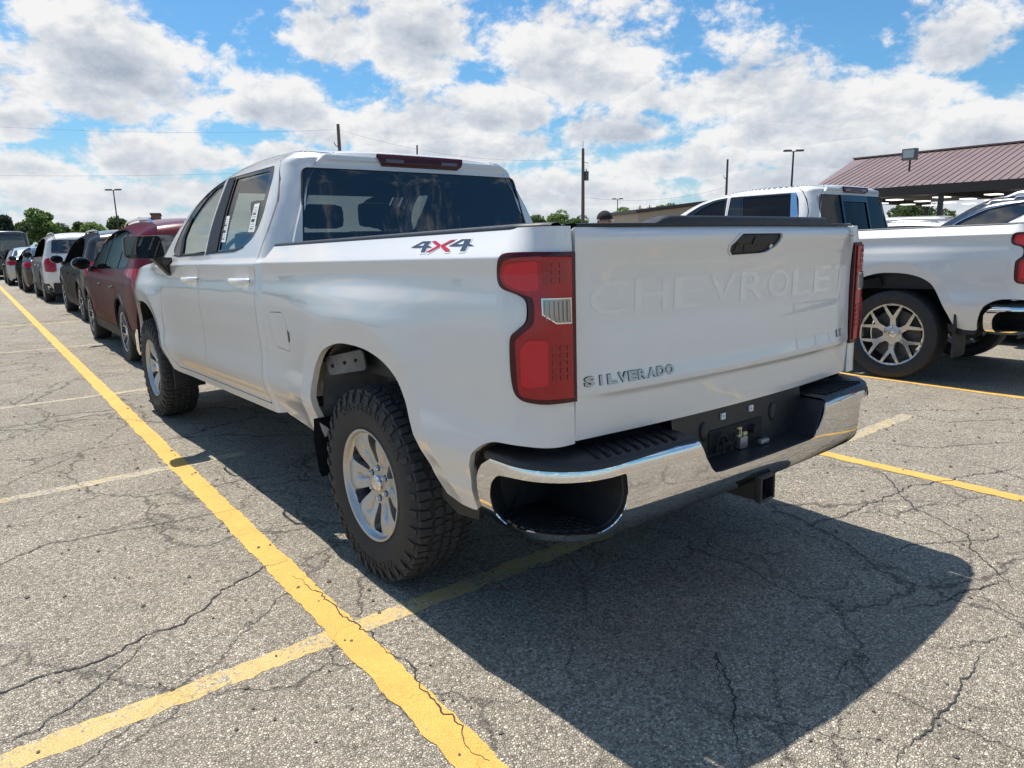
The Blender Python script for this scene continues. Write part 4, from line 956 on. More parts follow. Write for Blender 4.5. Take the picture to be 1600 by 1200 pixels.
for i, (y, mt, x0, x1) in enumerate(((.725, 'yellow_old', -9, .15), (.728, 'yellow_ghost', .15, 3.4), (3.21, 'yellow_ghost', -9, -.8), (6.06, 'yellow_ghost', -9, 1.6), (14.28, 'yellow_old', -4.5, 2.0), (10.2, 'yellow_ghost', -9, 2.), (-3.4, 'yellow_old', -9, 9))):
    ragged('bay_line', (x0, y), (x1, y+.0), .10, M_[mt], .0008+.0002*i, .007, .018)
def crack(P, wd=.012, z=.0085, seed=0, branch=0):
    rs = random.Random(seed); pts = []; lo = 0.
    for a, b in zip(P, P[1:]):
        a, b = Vector(a), Vector(b); n = max(1, int((b-a).length/.014)); per = Vector((-(b-a).y, (b-a).x)).normalized()
        for i in range(n): lo = lo*.86+rs.gauss(0, .0050); pts.append(a+(b-a)*(i/n)+per*(lo+rs.gauss(0, .0018)))
    pts.append(Vector(P[-1])); V, Fc = [], []
    for i, p in enumerate(pts):
        d = (pts[min(i+1, len(pts)-1)]-pts[max(i-1, 0)]).normalized(); n = Vector((-d.y, d.x)); f = min(1, i/14, (len(pts)-1-i)/14)
        w1 = max(.0008, wd*.5*f*rs.uniform(.35, 1.25)); w2 = max(.0008, wd*.5*f*rs.uniform(.35, 1.25))
        V += [(*(p+n*w1), z), (*(p-n*w2), z)]
        if i: Fc.append((2*i-2, 2*i-1, 2*i+1, 2*i))
    return V, Fc
CR_PIX = [([(-130, 1120), (0, 1085), (60, 1060), (140, 1040), (230, 995), (290, 975), (350, 925), (415, 885), (450, 875)], .016), ([(250, 985), (190, 1040), (120, 1095), (60, 1140), (0, 1170), (-120, 1220)], .010),
          ([(-120, 905), (0, 880), (60, 852), (130, 840), (230, 825), (340, 802), (372, 795)], .013), ([(-100, 790), (0, 760), (40, 745), (110, 715), (180, 703), (230, 697)], .010), ([(-150, 680), (0, 668), (100, 658), (180, 655), (300, 662), (400, 660)], .014),
          ([(460, 900), (490, 925), (520, 945), (530, 960), (560, 985), (590, 1003), (640, 1012)], .010), ([(585, 1000), (640, 1040), (655, 1078), (700, 1120), (730, 1165), (765, 1190)], .010),
          ([(0, 555), (60, 552), (150, 548), (210, 560)], .016), ([(1130, 1075), (1120, 1020), (1145, 1090), (1150, 1150), (1165, 1200)], .012), ([(1360, 1010), (1310, 1060), (1345, 1085)], .010),
          ([(1240, 830), (1330, 800), (1420, 760), (1600, 730)], .012), ([(1380, 960), (1480, 940), (1600, 905)], .011), ([(1370, 870), (1450, 850), (1530, 845), (1600, 830)], .010), ([(1300, 730), (1380, 740), (1420, 790), (1500, 830), (1560, 900), (1600, 930)], .010),
          ([(1350, 690), (1450, 700), (1600, 690)], .012), ([(1400, 645), (1480, 660), (1600, 655)], .012), ([(1540, 1020), (1480, 1100), (1400, 1200)], .012), ([(1470, 1085), (1540, 1110), (1600, 1115)], .010), ([(1440, 1010), (1520, 1010), (1600, 985)], .010)]
def pix_ground(px, py):
    d = pix_dir(px, py); t = -CAM[2]/d.z; return (CAM[0]+d.x*t, CAM[1]+d.y*t)
for i, (P, wd) in enumerate(CR_PIX):
    V, Fc = crack([pix_ground(*q) for q in P], wd*.58, .0034+.0003*(i % 4), i)
    o = mobj('crack', V, Fc, M_['crack'], gr)

# loose grit and pebbles lying about
rs = np.random.RandomState(5); V, Fc = [], []
for i in range(420):
    d = rs.uniform(.9, 7.); a = rs.uniform(-.15, 1.35); c = np.array([CAM[0]+d*math.sin(a), CAM[1]+d*math.cos(a), .004]); s0 = rs.uniform(.0025, .0075)*(1+.15*d); b = len(V)
    for k in range(6):
        t = k*math.pi/3+rs.uniform(-.3, .3); V.append(c+s0*np.array([math.cos(t)*rs.uniform(.7, 1.2), math.sin(t)*rs.uniform(.7, 1.2), 0]))
    V.append(c+np.array([0, 0, s0*rs.uniform(.5, .9)])); Fc += [(b+k, b+(k+1) % 6, b+6) for k in range(6)]
tag(mobj('loose_gravel', V, Fc, pmat('grit', (.16, .14, .115), .9, vary=(3., .6))), 'loose grit and small stones strewn over the asphalt', 'gravel', kind='stuff')

# ------------------------------------------------------------------ the other vehicles
def paint(name, col, rough=.3, metal=0.): return pmat(name, col, rough, metal, coat=1., coat_r=.02)
M_['burgundy'] = pmat('burgundy_paint', (.11, .003, .012), .3, coat=.30, coat_r=.02, spec=.2)
M_['charcoal'] = pmat('charcoal_paint', (.018, .018, .021), .3, coat=.6, spec=.3)
M_['black'] = paint('black_paint', (.008, .008, .010), .25)
M_['navy'] = paint('navy_paint', (.010, .013, .024), .25, .2)
M_['silver'] = paint('silver_paint', (.42, .43, .44), .3, .6)
M_['grey_clad'] = pmat('grey_cladding', (.035, .034, .033), .6)
M_['brown_glass'] = pmat('car_window', (.02, .022, .023), .02, spec=1.0, coat=1.)
WHEEL_CACHE = {}
def small_wheel(parent, loc, R, right, arms=5):
    key = (round(R, 3), arms)
    if key not in WHEEL_CACHE:
        wh = wheel_split_spoke(parent, loc, R=R, rim=R*.66, w=.235, arms=arms, mat='alloy', nut=.055); WHEEL_CACHE[key] = wh
    else:
        wh = copy_tree(WHEEL_CACHE[key], parent); wh.location = loc
    wh.rotation_euler = (0, 0, math.pi if right else 0); return wh
def make_car(name, label, cat, loc, rotz, S, paintm, group=None):
    T = empty(name, label, cat, group, loc, rotz)
    W, sil, (yr, yf), R = S['W'], spline(S['sil'], 4), S['wheels'], S['R']; belt = S['belt']; k = S.get('tumble', .40); pm = M_[paintm]
    T_ = smooth_table([(.15, .90*W), (.32, .95*W), (.5, .985*W), (.72, W), (belt-.10, .99*W), (belt, .955*W), (belt+.7, .955*W-.7*k)], sig=.015, lo=.1, hi=2.3)
    silp = np.array(sil); L = silp[:, 0].max(); rr = S.get('r', .15)
    arch = lambda c: [(c+R*1.13*math.cos(t), R*1.02+R*1.13*math.sin(t)) for t in np.linspace(-.62, math.pi+.62, 25)]
    def F(y, z):
        y = np.asarray(y, float); z = np.asarray(z, float); w = np.interp(z, *T_)
        d = seg_dist(y, z, sil); w = w-rr*np.clip(1-d/rr, 0, 1)**2.2
        w = w-.16*W*np.clip((.55-y)/.55, 0, 1)**2.2-.30*W*np.clip((y-(L-.9))/.9, 0, 1)**2.2
        for c in (yr, yf):
            d = np.abs(np.hypot(y-c, z-R*1.02)-R*1.13); w = w+.016*np.clip(1-d/.12, 0, 1)*(z < R*2.6)
        return np.stack([-w, y, z], -1)
    zb = S.get('bottom', .24)
    low = [(L-.25, zb)]+[p for p in arch(yf) if p[1] > zb]+[p for p in arch(yr) if p[1] > zb]
    rear0 = tuple(sil[0]); outer = list(sil)+[(sil[-1][0]-.1, zb)]+low[1:]+[(rear0[0]+.1, zb)]
    for mir in (False, True):
        kw = dict(orient=-1, mirror=mir)
        b = panel('body_side', F, outer, pm, T, holes=[S['dlo']], step=.05, lip=.02, edge=.03, **kw)
        panel('window_trim', F, S['dlo'], M_['gloss_black'], b, step=.10, lip=0, off=-.008, **kw)
        if S.get('chrome'):
            dl = np.array(S['dlo']); c = dl.mean(0)
            panel('bright_surround', F, [tuple(c+(p-c)*(1+.022/np.linalg.norm(p-c))) for p in dl], M_['brightwork'], b, holes=[[tuple(c+(p-c)*(1-.004/np.linalg.norm(p-c))) for p in dl]], step=.1, lip=.004, off=.004, **kw)
        for g in S['glass']: panel('side_window', F, g, M_['brown_glass'], T, step=.10, lip=0, off=-.002, **kw)
        if S.get('clad'):
            zc = S['clad']
            panel('sill_cladding', F, [(yr+R*1.16, zb-.01), (yf-R*1.16, zb-.01), (yf-R*1.2, zc), (yr+R*1.2, zc)], M_['grey_clad'], T, step=.12, lip=.02, off=.006, **kw)
            panel('corner_cladding', F, [(rear0[0]+.06, zb), (yr-R*1.15, zb), (yr-R*1.22, zc+.05), (rear0[0]-.01, zc+.05)], M_['grey_clad'], T, step=.08, lip=.02, off=.006, **kw)
            panel('arch_trim', F, [(yr+R*1.22*math.cos(t), R*1.02+R*1.22*math.sin(t)) for t in np.linspace(-.3, math.pi+.3, 22)]+[(yr+R*1.12*math.cos(t), R*1.02+R*1.12*math.sin(t)) for t in np.linspace(math.pi+.3, -.3, 22)], M_[S.get('archm', 'grey_clad')], T, step=.12, lip=.02, off=.008, **kw)
            panel('arch_trim', F, [(yf+R*1.22*math.cos(t), R*1.02+R*1.22*math.sin(t)) for t in np.linspace(-.3, math.pi+.3, 22)]+[(yf+R*1.12*math.cos(t), R*1.02+R*1.12*math.sin(t)) for t in np.linspace(math.pi+.3, -.3, 22)], M_[S.get('archm', 'grey_clad')], T, step=.12, lip=.02, off=.008, **kw)
        if S.get('lamp_side'): tl = panel('tail_light', F, S['lamp_side'], M_['red_lens'], T, step=.04, lip=.015, off=.010, **kw)
        for hy in S.get('handles', ()): panel('door_handle', F, rnd([(hy-.10, belt-.155), (hy+.10, belt-.16), (hy+.10, belt-.19), (hy-.10, belt-.185)], .012), M_['brightwork'] if S.get('chrome') else pm, T, step=.05, lip=.03, off=.028, **kw)
        for sy in S.get('seams', ()): panel('door_seam', F, [(sy, zb+.14), (sy+.008, zb+.14), (sy+.008, belt-.01), (sy, belt-.01)], M_['under'], T, step=.2, lip=0, off=.0015, **kw)
        sg = 1 if mir else -1
        my = S['mirror']; bx = -float(F(np.array([my]), np.array([belt+.05]))[0, 0])
        bm = bmesh.new(); bmesh.ops.create_uvsphere(bm, u_segments=16, v_segments=10, radius=1., matrix=Matrix.Translation((sg*(bx+.15), my, belt+.10)) @ Matrix.Diagonal((.125, .085, .088, 1)))
        for v in bm.verts:
            if v.co.y < my-.03: v.co.y = my-.03
        add_box(bm, (sg*bx+(-.04 if sg > 0 else -.08), my-.02, belt-.02), (sg*bx+(.08 if sg > 0 else .04), my+.04, belt+.06), .01); bobj('mirror', bm, M_['gloss_black'] if S.get('mirror_black', True) else pm, T, smooth=True)
        if S.get('rails'):
            P = []
            for y in np.linspace(*S['rails'], 14):
                zt = float(np.interp(y, *zip(*sorted([(a, c) for a, c in sil if c > belt+.2], key=lambda q: q[0])))); xx = -float(F(np.array([y]), np.array([zt-.01]))[0, 0]); e = min(1., min(y-S['rails'][0], S['rails'][1]-y)/.08)
                P.append((sg*(xx-.03), y, zt-.005+.045*e))
            tube('roof_rail', P, .016, M_['brightwork'] if S.get('chrome') else M_['gloss_black'], T, 6)
        for c in (yr, yf): small_wheel(T, (sg*(W-.125), c, R), R, mir, S.get('arms', 5))
    G = []
    for i, (y, z) in enumerate(sil):
        X = -float(F(np.array([y]), np.array([z]))[0, 0]); a = np.array(sil[max(i-1, 0)]); b = np.array(sil[min(i+1, len(sil)-1)]); t = (b-a)/np.linalg.norm(b-a); n = np.array([-t[1], t[0]])
        G.append([(X*u, y+n[0]*.05*(1-u*u), z+n[1]*(.05 if z > .9 else .05)*(1-u*u)) for u in np.linspace(-1, 1, 15)])
    grid('body_shell', G, pm, T)
    rz = [(c, a) for a, c in sil if a < S.get('rear_end', .75)]; rz.sort()
    def FR(x, z): return np.stack([x, np.interp(z, [q[0] for q in rz], [q[1] for q in rz])-.05*(1-(x/(W*.85))**2), z], -1)
    panel('rear_window', FR, S['rear_glass'], M_['brown_glass'], T, step=.08, lip=.01, off=.012)
    for mir in (False, True):
        if S.get('lamp_rear'): panel('tail_light', FR, S['lamp_rear'], M_['red_lens'], T, step=.05, lip=.03, off=.016, mirror=mir)
    if S.get('clad'): panel('rear_cladding', FR, [(-W*.82, zb), (W*.82, zb), (W*.82, S['clad']+.06), (-W*.82, S['clad']+.06)], M_['grey_clad'], T, step=.15, lip=.04, off=.02)
    # windscreen on the swept shell
    ws = [(a, c) for a, c in sil if S['screen'][0] <= a <= S['screen'][1]]; G = []
    for i, (y, z) in enumerate(ws):
        X = -float(F(np.array([y]), np.array([z]))[0, 0])*.95; G.append([(X*u, y+.03*(1-u*u)+.012, z+.05*(1-u*u)+.010) for u in np.linspace(-1, 1, 13)])
    grid('windscreen', G, M_['brown_glass'], T)
    box('underbody', (-W*.85, .35, .18), (W*.85, L-.35, .42), M_['under'], T)
    return T
SUV = dict(W=.93, R=.365, wheels=(.98, 3.84), belt=1.06, tumble=.38, bottom=.25, r=.16, chrome=True, clad=.38, archm='grey_clad',
    sil=[(.16, .30), (.07, .45), (.04, .62), (.05, .85), (.08, 1.02), (.16, 1.13), (.34, 1.42), (.42, 1.56), (.56, 1.625), (1.0, 1.665), (1.6, 1.685), (2.3, 1.672), (2.85, 1.60), (3.35, 1.36), (3.72, 1.14), (4.2, 1.06), (4.6, .95), (4.76, .78), (4.81, .52), (4.72, .30)],
    dlo=rnd([(3.42, 1.085), (.80, 1.125), (.66, 1.16), (.80, 1.40), (1.05, 1.545), (1.6, 1.585), (2.3, 1.575), (2.75, 1.50), (3.1, 1.34)], [.02, .03, .03, .05, .1, .1, .1, .1, .1]),
    glass=[rnd([(3.32, 1.10), (2.33, 1.11), (2.23, 1.56), (2.62, 1.50), (3.0, 1.35)], .02), rnd([(2.27, 1.112), (1.30, 1.125), (1.24, 1.555), (2.17, 1.565)], .02), rnd([(1.24, 1.127), (.82, 1.14), (.72, 1.17), (.84, 1.39), (1.06, 1.52), (1.18, 1.54)], .03)],
    rear_glass=rnd([(-.70, 1.17), (.70, 1.17), (.60, 1.50), (-.60, 1.50)], .05), lamp_side=rnd([(.06, .72), (.17, .73), (.30, 1.02), (.68, 1.07), (.66, 1.12), (.20, 1.13), (.08, 1.0)], .02),
    lamp_rear=rnd([(-.80, .76), (-.72, .78), (-.62, 1.10), (-.80, 1.12)], .02), mirror=3.30, handles=(2.55, 1.50), seams=(2.30, 1.28, 3.42), rails=(.85, 2.6), screen=(2.62, 3.72), rear_end=.6, arms=7)
BIG = dict(SUV, W=.985, R=.385, wheels=(1.05, 3.95), belt=1.13, tumble=.30, clad=.46, archm='grey_clad', chrome=False, arms=6,
    sil=[(.20, .34), (.08, .50), (.04, .68), (.06, .95), (.10, 1.12), (.17, 1.25), (.26, 1.52), (.32, 1.66), (.50, 1.715), (1.2, 1.755), (2.0, 1.765), (2.7, 1.73), (3.1, 1.62), (3.55, 1.36), (3.86, 1.18), (4.4, 1.12), (4.8, 1.02), (4.95, .85), (5.0, .55), (4.9, .32)],
    dlo=rnd([(3.55, 1.16), (.72, 1.19), (.52, 1.24), (.58, 1.50), (.80, 1.62), (1.6, 1.665), (2.5, 1.655), (2.95, 1.57), (3.3, 1.40)], [.02, .03, .03, .05, .1, .1, .1, .1, .1]),
    glass=[rnd([(3.45, 1.175), (2.42, 1.185), (2.34, 1.64), (2.86, 1.56), (3.22, 1.39)], .02), rnd([(2.36, 1.186), (1.40, 1.195), (1.36, 1.635), (2.28, 1.645)], .02), rnd([(1.32, 1.197), (.74, 1.205), (.57, 1.25), (.63, 1.49), (.83, 1.60), (1.28, 1.625)], .03)],
    rear_glass=rnd([(-.76, 1.27), (.76, 1.27), (.70, 1.61), (-.70, 1.61)], .05), lamp_side=rnd([(.07, .80), (.22, .82), (.26, 1.14), (.10, 1.18), (.07, 1.0)], .03), lamp_rear=rnd([(-.84, .80), (-.72, .82), (-.70, 1.14), (-.84, 1.16)], .03), mirror=3.45, seams=(2.38, 1.36), rails=(.75, 2.7), screen=(2.9, 3.86), rear_end=.6)
SEDAN = dict(SUV, W=.91, R=.34, wheels=(1.02, 3.84), belt=.99, tumble=.50, clad=None, chrome=False, bottom=.20, r=.14, rails=None,
    sil=[(.14, .30), (.05, .45), (.03, .62), (.05, .85), (.12, 1.00), (.30, 1.075), (.62, 1.11), (1.1, 1.30), (1.5, 1.415), (2.1, 1.455), (2.7, 1.42), (3.2, 1.25), (3.62, 1.04), (4.2, .94), (4.65, .82), (4.85, .66), (4.90, .45), (4.80, .26)],
    dlo=rnd([(3.40, 1.00), (1.05, 1.04), (.98, 1.09), (1.30, 1.27), (1.62, 1.36), (2.1, 1.385), (2.6, 1.355), (3.0, 1.22)], [.02, .03, .03, .1, .1, .1, .1, .1]),
    glass=[rnd([(3.28, 1.012), (2.28, 1.022), (2.18, 1.37), (2.56, 1.345), (2.92, 1.215)], .02), rnd([(2.22, 1.023), (1.10, 1.045), (1.04, 1.09), (1.33, 1.26), (1.64, 1.345), (2.12, 1.37)], .03)],
    rear_glass=rnd([(-.62, 1.14), (.62, 1.14), (.50, 1.36), (-.50, 1.36)], .05), lamp_side=rnd([(.08, .80), (.34, .86), (.36, .96), (.12, .98)], .02), lamp_rear=rnd([(-.80, .80), (-.45, .82), (-.45, .96), (-.78, .98)], .02), mirror=3.22, handles=(2.5, 1.45), seams=(2.25, 1.25), screen=(2.6, 3.62), rear_end=1.7)
FULL = dict(BIG, W=1.02, R=.41, wheels=(1.15, 4.22), belt=1.20, clad=None, chrome=True,
    sil=[(.20, .36), (.08, .55), (.04, .75), (.06, 1.0), (.10, 1.22), (.16, 1.40), (.22, 1.68), (.28, 1.82), (.46, 1.88), (1.3, 1.915), (2.2, 1.92), (2.9, 1.88), (3.25, 1.77), (3.70, 1.48), (4.02, 1.27), (4.5, 1.22), (5.0, 1.14), (5.25, .98), (5.33, .62), (5.22, .36)],
    dlo=rnd([(3.72, 1.24), (.60, 1.26), (.46, 1.31), (.48, 1.62), (.66, 1.76), (1.6, 1.80), (2.6, 1.80), (3.08, 1.70), (3.42, 1.52)], [.02, .03, .03, .05, .1, .1, .1, .1, .1]),
    glass=[rnd([(3.62, 1.255), (2.55, 1.262), (2.47, 1.785), (3.0, 1.69), (3.36, 1.50)], .02), rnd([(2.48, 1.263), (1.50, 1.27), (1.46, 1.78), (2.41, 1.79)], .02), rnd([(1.42, 1.27), (.62, 1.275), (.50, 1.32), (.53, 1.61), (.69, 1.745), (1.38, 1.775)], .03)],
    rear_glass=rnd([(-.78, 1.40), (.78, 1.40), (.72, 1.74), (-.72, 1.74)], .05), mirror=3.60, seams=(2.5, 1.45), handles=(2.75, 1.7), rails=(.7, 2.9), screen=(3.0, 4.02))
VAN = dict(BIG, W=1.0, R=.36, wheels=(1.0, 4.4), belt=1.30, clad=None, chrome=False, rails=None, tumble=.10,
    sil=[(.12, .36), (.06, .6), (.05, 1.0), (.05, 1.5), (.06, 2.0), (.10, 2.18), (.26, 2.24), (1.5, 2.27), (3.0, 2.26), (3.8, 2.18), (4.3, 1.95), (4.8, 1.45), (5.1, 1.2), (5.5, 1.05), (5.62, .8), (5.6, .5), (5.5, .35)],
    dlo=rnd([(4.6, 1.36), (3.5, 1.38), (3.5, 1.98), (4.0, 1.98), (4.3, 1.72)], .04), glass=[rnd([(4.5, 1.39), (3.56, 1.40), (3.56, 1.95), (3.97, 1.95), (4.24, 1.72)], .04)], rear_glass=rnd([(-.72, 1.35), (.72, 1.35), (.70, 1.85), (-.70, 1.85)], .05), lamp_side=None, lamp_rear=rnd([(-.86, .9), (-.78, .9), (-.78, 1.3), (-.86, 1.3)], .02), mirror=4.4, seams=(3.4,), handles=(3.6,), screen=(3.95, 5.1), rear_end=.3)
ROT = -SL
make_car('sport_utility_car', 'burgundy SUV with red upright tail lights parked right ahead of the white pickup', 'SUV', (.30, 7.12, 0), ROT, SUV, 'burgundy', 'cars parked in the left row')
make_car('sport_utility_car', 'black SUV between the burgundy SUV and the boxy white SUV', 'SUV', (.66, 13.25, 0), ROT, dict(SUV, chrome=False), 'charcoal', 'cars parked in the left row')
make_car('sport_utility_car', 'boxy white SUV with tall dark red tail lights and grey lower cladding', 'SUV', (.74, 19.9, 0), ROT, BIG, 'pearl', 'cars parked in the left row')
make_car('saloon_car', 'black saloon parked just ahead of the boxy white SUV', 'car', (.66, 25.9, 0), ROT, SEDAN, 'black', 'cars parked in the left row')
make_car('saloon_car', 'silver roofed saloon ahead of the black saloon, second from the far van', 'car', (.60, 32.2, 0), ROT, SEDAN, 'silver', 'cars parked in the left row')
make_car('cargo_van', 'dark navy van at the far end of the left row of cars', 'van', (.35, 40.5, 0), ROT, VAN, 'navy', 'cars parked in the left row')
make_car('sport_utility_car', 'dark full-size SUV with roof rails behind the right-hand pickup', 'SUV', (11.2, -.45, 0), 0, FULL, 'navy', 'cars parked on the right')
make_car('sport_utility_car', 'white SUV whose roof shows over the bed of the right-hand pickup', 'SUV', (8.75, -1.75, 0), 0, BIG, 'pearl', 'cars parked on the right')
# cars far off, seen as slivers over the bed rail and under the shelter
for lab, px, dist, S, pn, rz in (('white SUV far off, seen over the bed rail beside the cab', 868, 24, BIG, 'pearl', 1.2), ('silver car far off, left of the black capped head', 902, 30, FULL, 'silver', 1.4),
                             ('white SUV far off, right of the black capped head', 990, 27, BIG, 'white', .2), ('white van standing under the far shelter', 1424, 46, VAN, 'pearl', .1), ('white SUV far off, seen between the right pickup and dark SUV', 1418, 30, BIG, 'pearl', .0)):
    p = pix_at(px, 366, dist); make_car('parked_car' if S is not VAN else 'cargo_van', lab, 'car' if S is not VAN else 'van', (p.x, p.y-2, 0), rz, S, pn, 'distant parked cars')
# ------------------------------------------------------------------ the second white pickup on the right
T2 = copy_tree(truck, None, skip=('wheel', 'decal_character', 'decal_border', 'window_tag', 'print_line', 'badge_letter', 'antenna'))
T2.location = (truck.location.x+5.70, truck.location.y+.433, truck.location.z+.030)
T2['label'] = 'second white pickup with polished split-spoke wheels and dark glass, on the right'; T2['category'] = 'pickup truck'
M_['glass_limo'] = pmat('limo_glass', (.010, .011, .013), .05, spec=.2)
M_['alloy_gun'] = pmat('gunmetal_polished_alloy', (.62, .61, .595), .20, .95)
for c in list(T2.children):
    for g in [c]+list(c.children):
        n = g.name.split('.')[0]; swap = {'window_glass': 'glass_limo', 'rear_window': 'glass_limo', 'pillar_cover': 'gloss_black', 'wheel_liner': 'under', 'liner_wall': 'under', 'liner_flange': 'under'}.get(n)
        if swap and g.material_slots:
            g.material_slots[0].link = 'OBJECT'; g.material_slots[0].material = M_[swap]
        elif g.material_slots and g.data.materials[0] == M_['white']:
            g.material_slots[0].link = 'OBJECT'; g.material_slots[0].material = M_['pearl']
for s in (-1, 1):
    wheel_split_spoke(T2, (s*.868, YA, .394), R=.424, rim=.300, arms=6, mat='alloy_gun', right=s > 0); wheel_split_spoke(T2, (s*.868, YA+WB, .400+RAKE*WB), R=.424, rim=.300, arms=6, mat='alloy_gun', right=s > 0)
CABSHIFT = .17                                  # its cab sits a little further back than the near truck's
BEDPARTS = {'bed_side', 'fuel_door', 'rail_cap', 'bed_liner'}; FIXED = BEDPARTS | {'tail_light', 'lower_valance', 'tailgate', 'rear_bumper', 'tow_receiver', 'hitch_tube', 'chassis_frame', 'rear_axle', 'spare_tyre'}
for c in list(T2.children):
    n = c.name.split('.')[0]
    if n == 'wheel':
        if c.location.y > 2: c.location.y -= CABSHIFT
        continue
    ym = np.mean([v.co.y for v in c.data.vertices])
    if n not in FIXED and ym > 1.8: c.location.y -= CABSHIFT
    if n in BEDPARTS:
        for g in [c]+[q for q in c.children if q.type == 'MESH']:
            g.data = g.data.copy()
            for v in g.data.vertices:
                if v.co.y > 1.52: v.co.y = 1.52+(v.co.y-1.52)*.673
d2 = [c for c in T2.children if c.name.startswith('rear_door')][0]
panel('bright_pillar', F_cab, [(2.262, 1.44), (2.305, 1.45), (2.405, 1.80), (2.345, 1.80), (2.25, 1.56)], M_['chrome'], d2, step=.05, lip=.006, orient=-1, off=.004)
for q in ([(2.93, 1.400), (2.83, 1.398), (2.84, 1.475), (2.94, 1.476)], [(2.46, 1.40), (2.355, 1.40), (2.37, 1.495), (2.475, 1.495)]): panel('window_tag', F_cab, q, M_['paper'], d2, step=.06, lip=0, orient=-1, off=-.004)
for s in (-1, 1): box('rear_mud_flap', (s*.86-.14, .478, .22), (s*.86+.14, .50, .62), M_['plastic'], T2, .01)
rw = [c for c in T2.children if c.name.startswith('cab_back')][0]
for q in ([(-.30, 1.31), (-.265, 1.31), (-.265, 1.77), (-.30, 1.77)], [(.265, 1.31), (.30, 1.31), (.30, 1.77), (.265, 1.77)], [(-.265, 1.70), (.265, 1.70), (.265, 1.77), (-.265, 1.77)]): panel('window_slider_frame', F_back, q, M_['gloss_black'], rw, step=.08, lip=.006, off=.004)

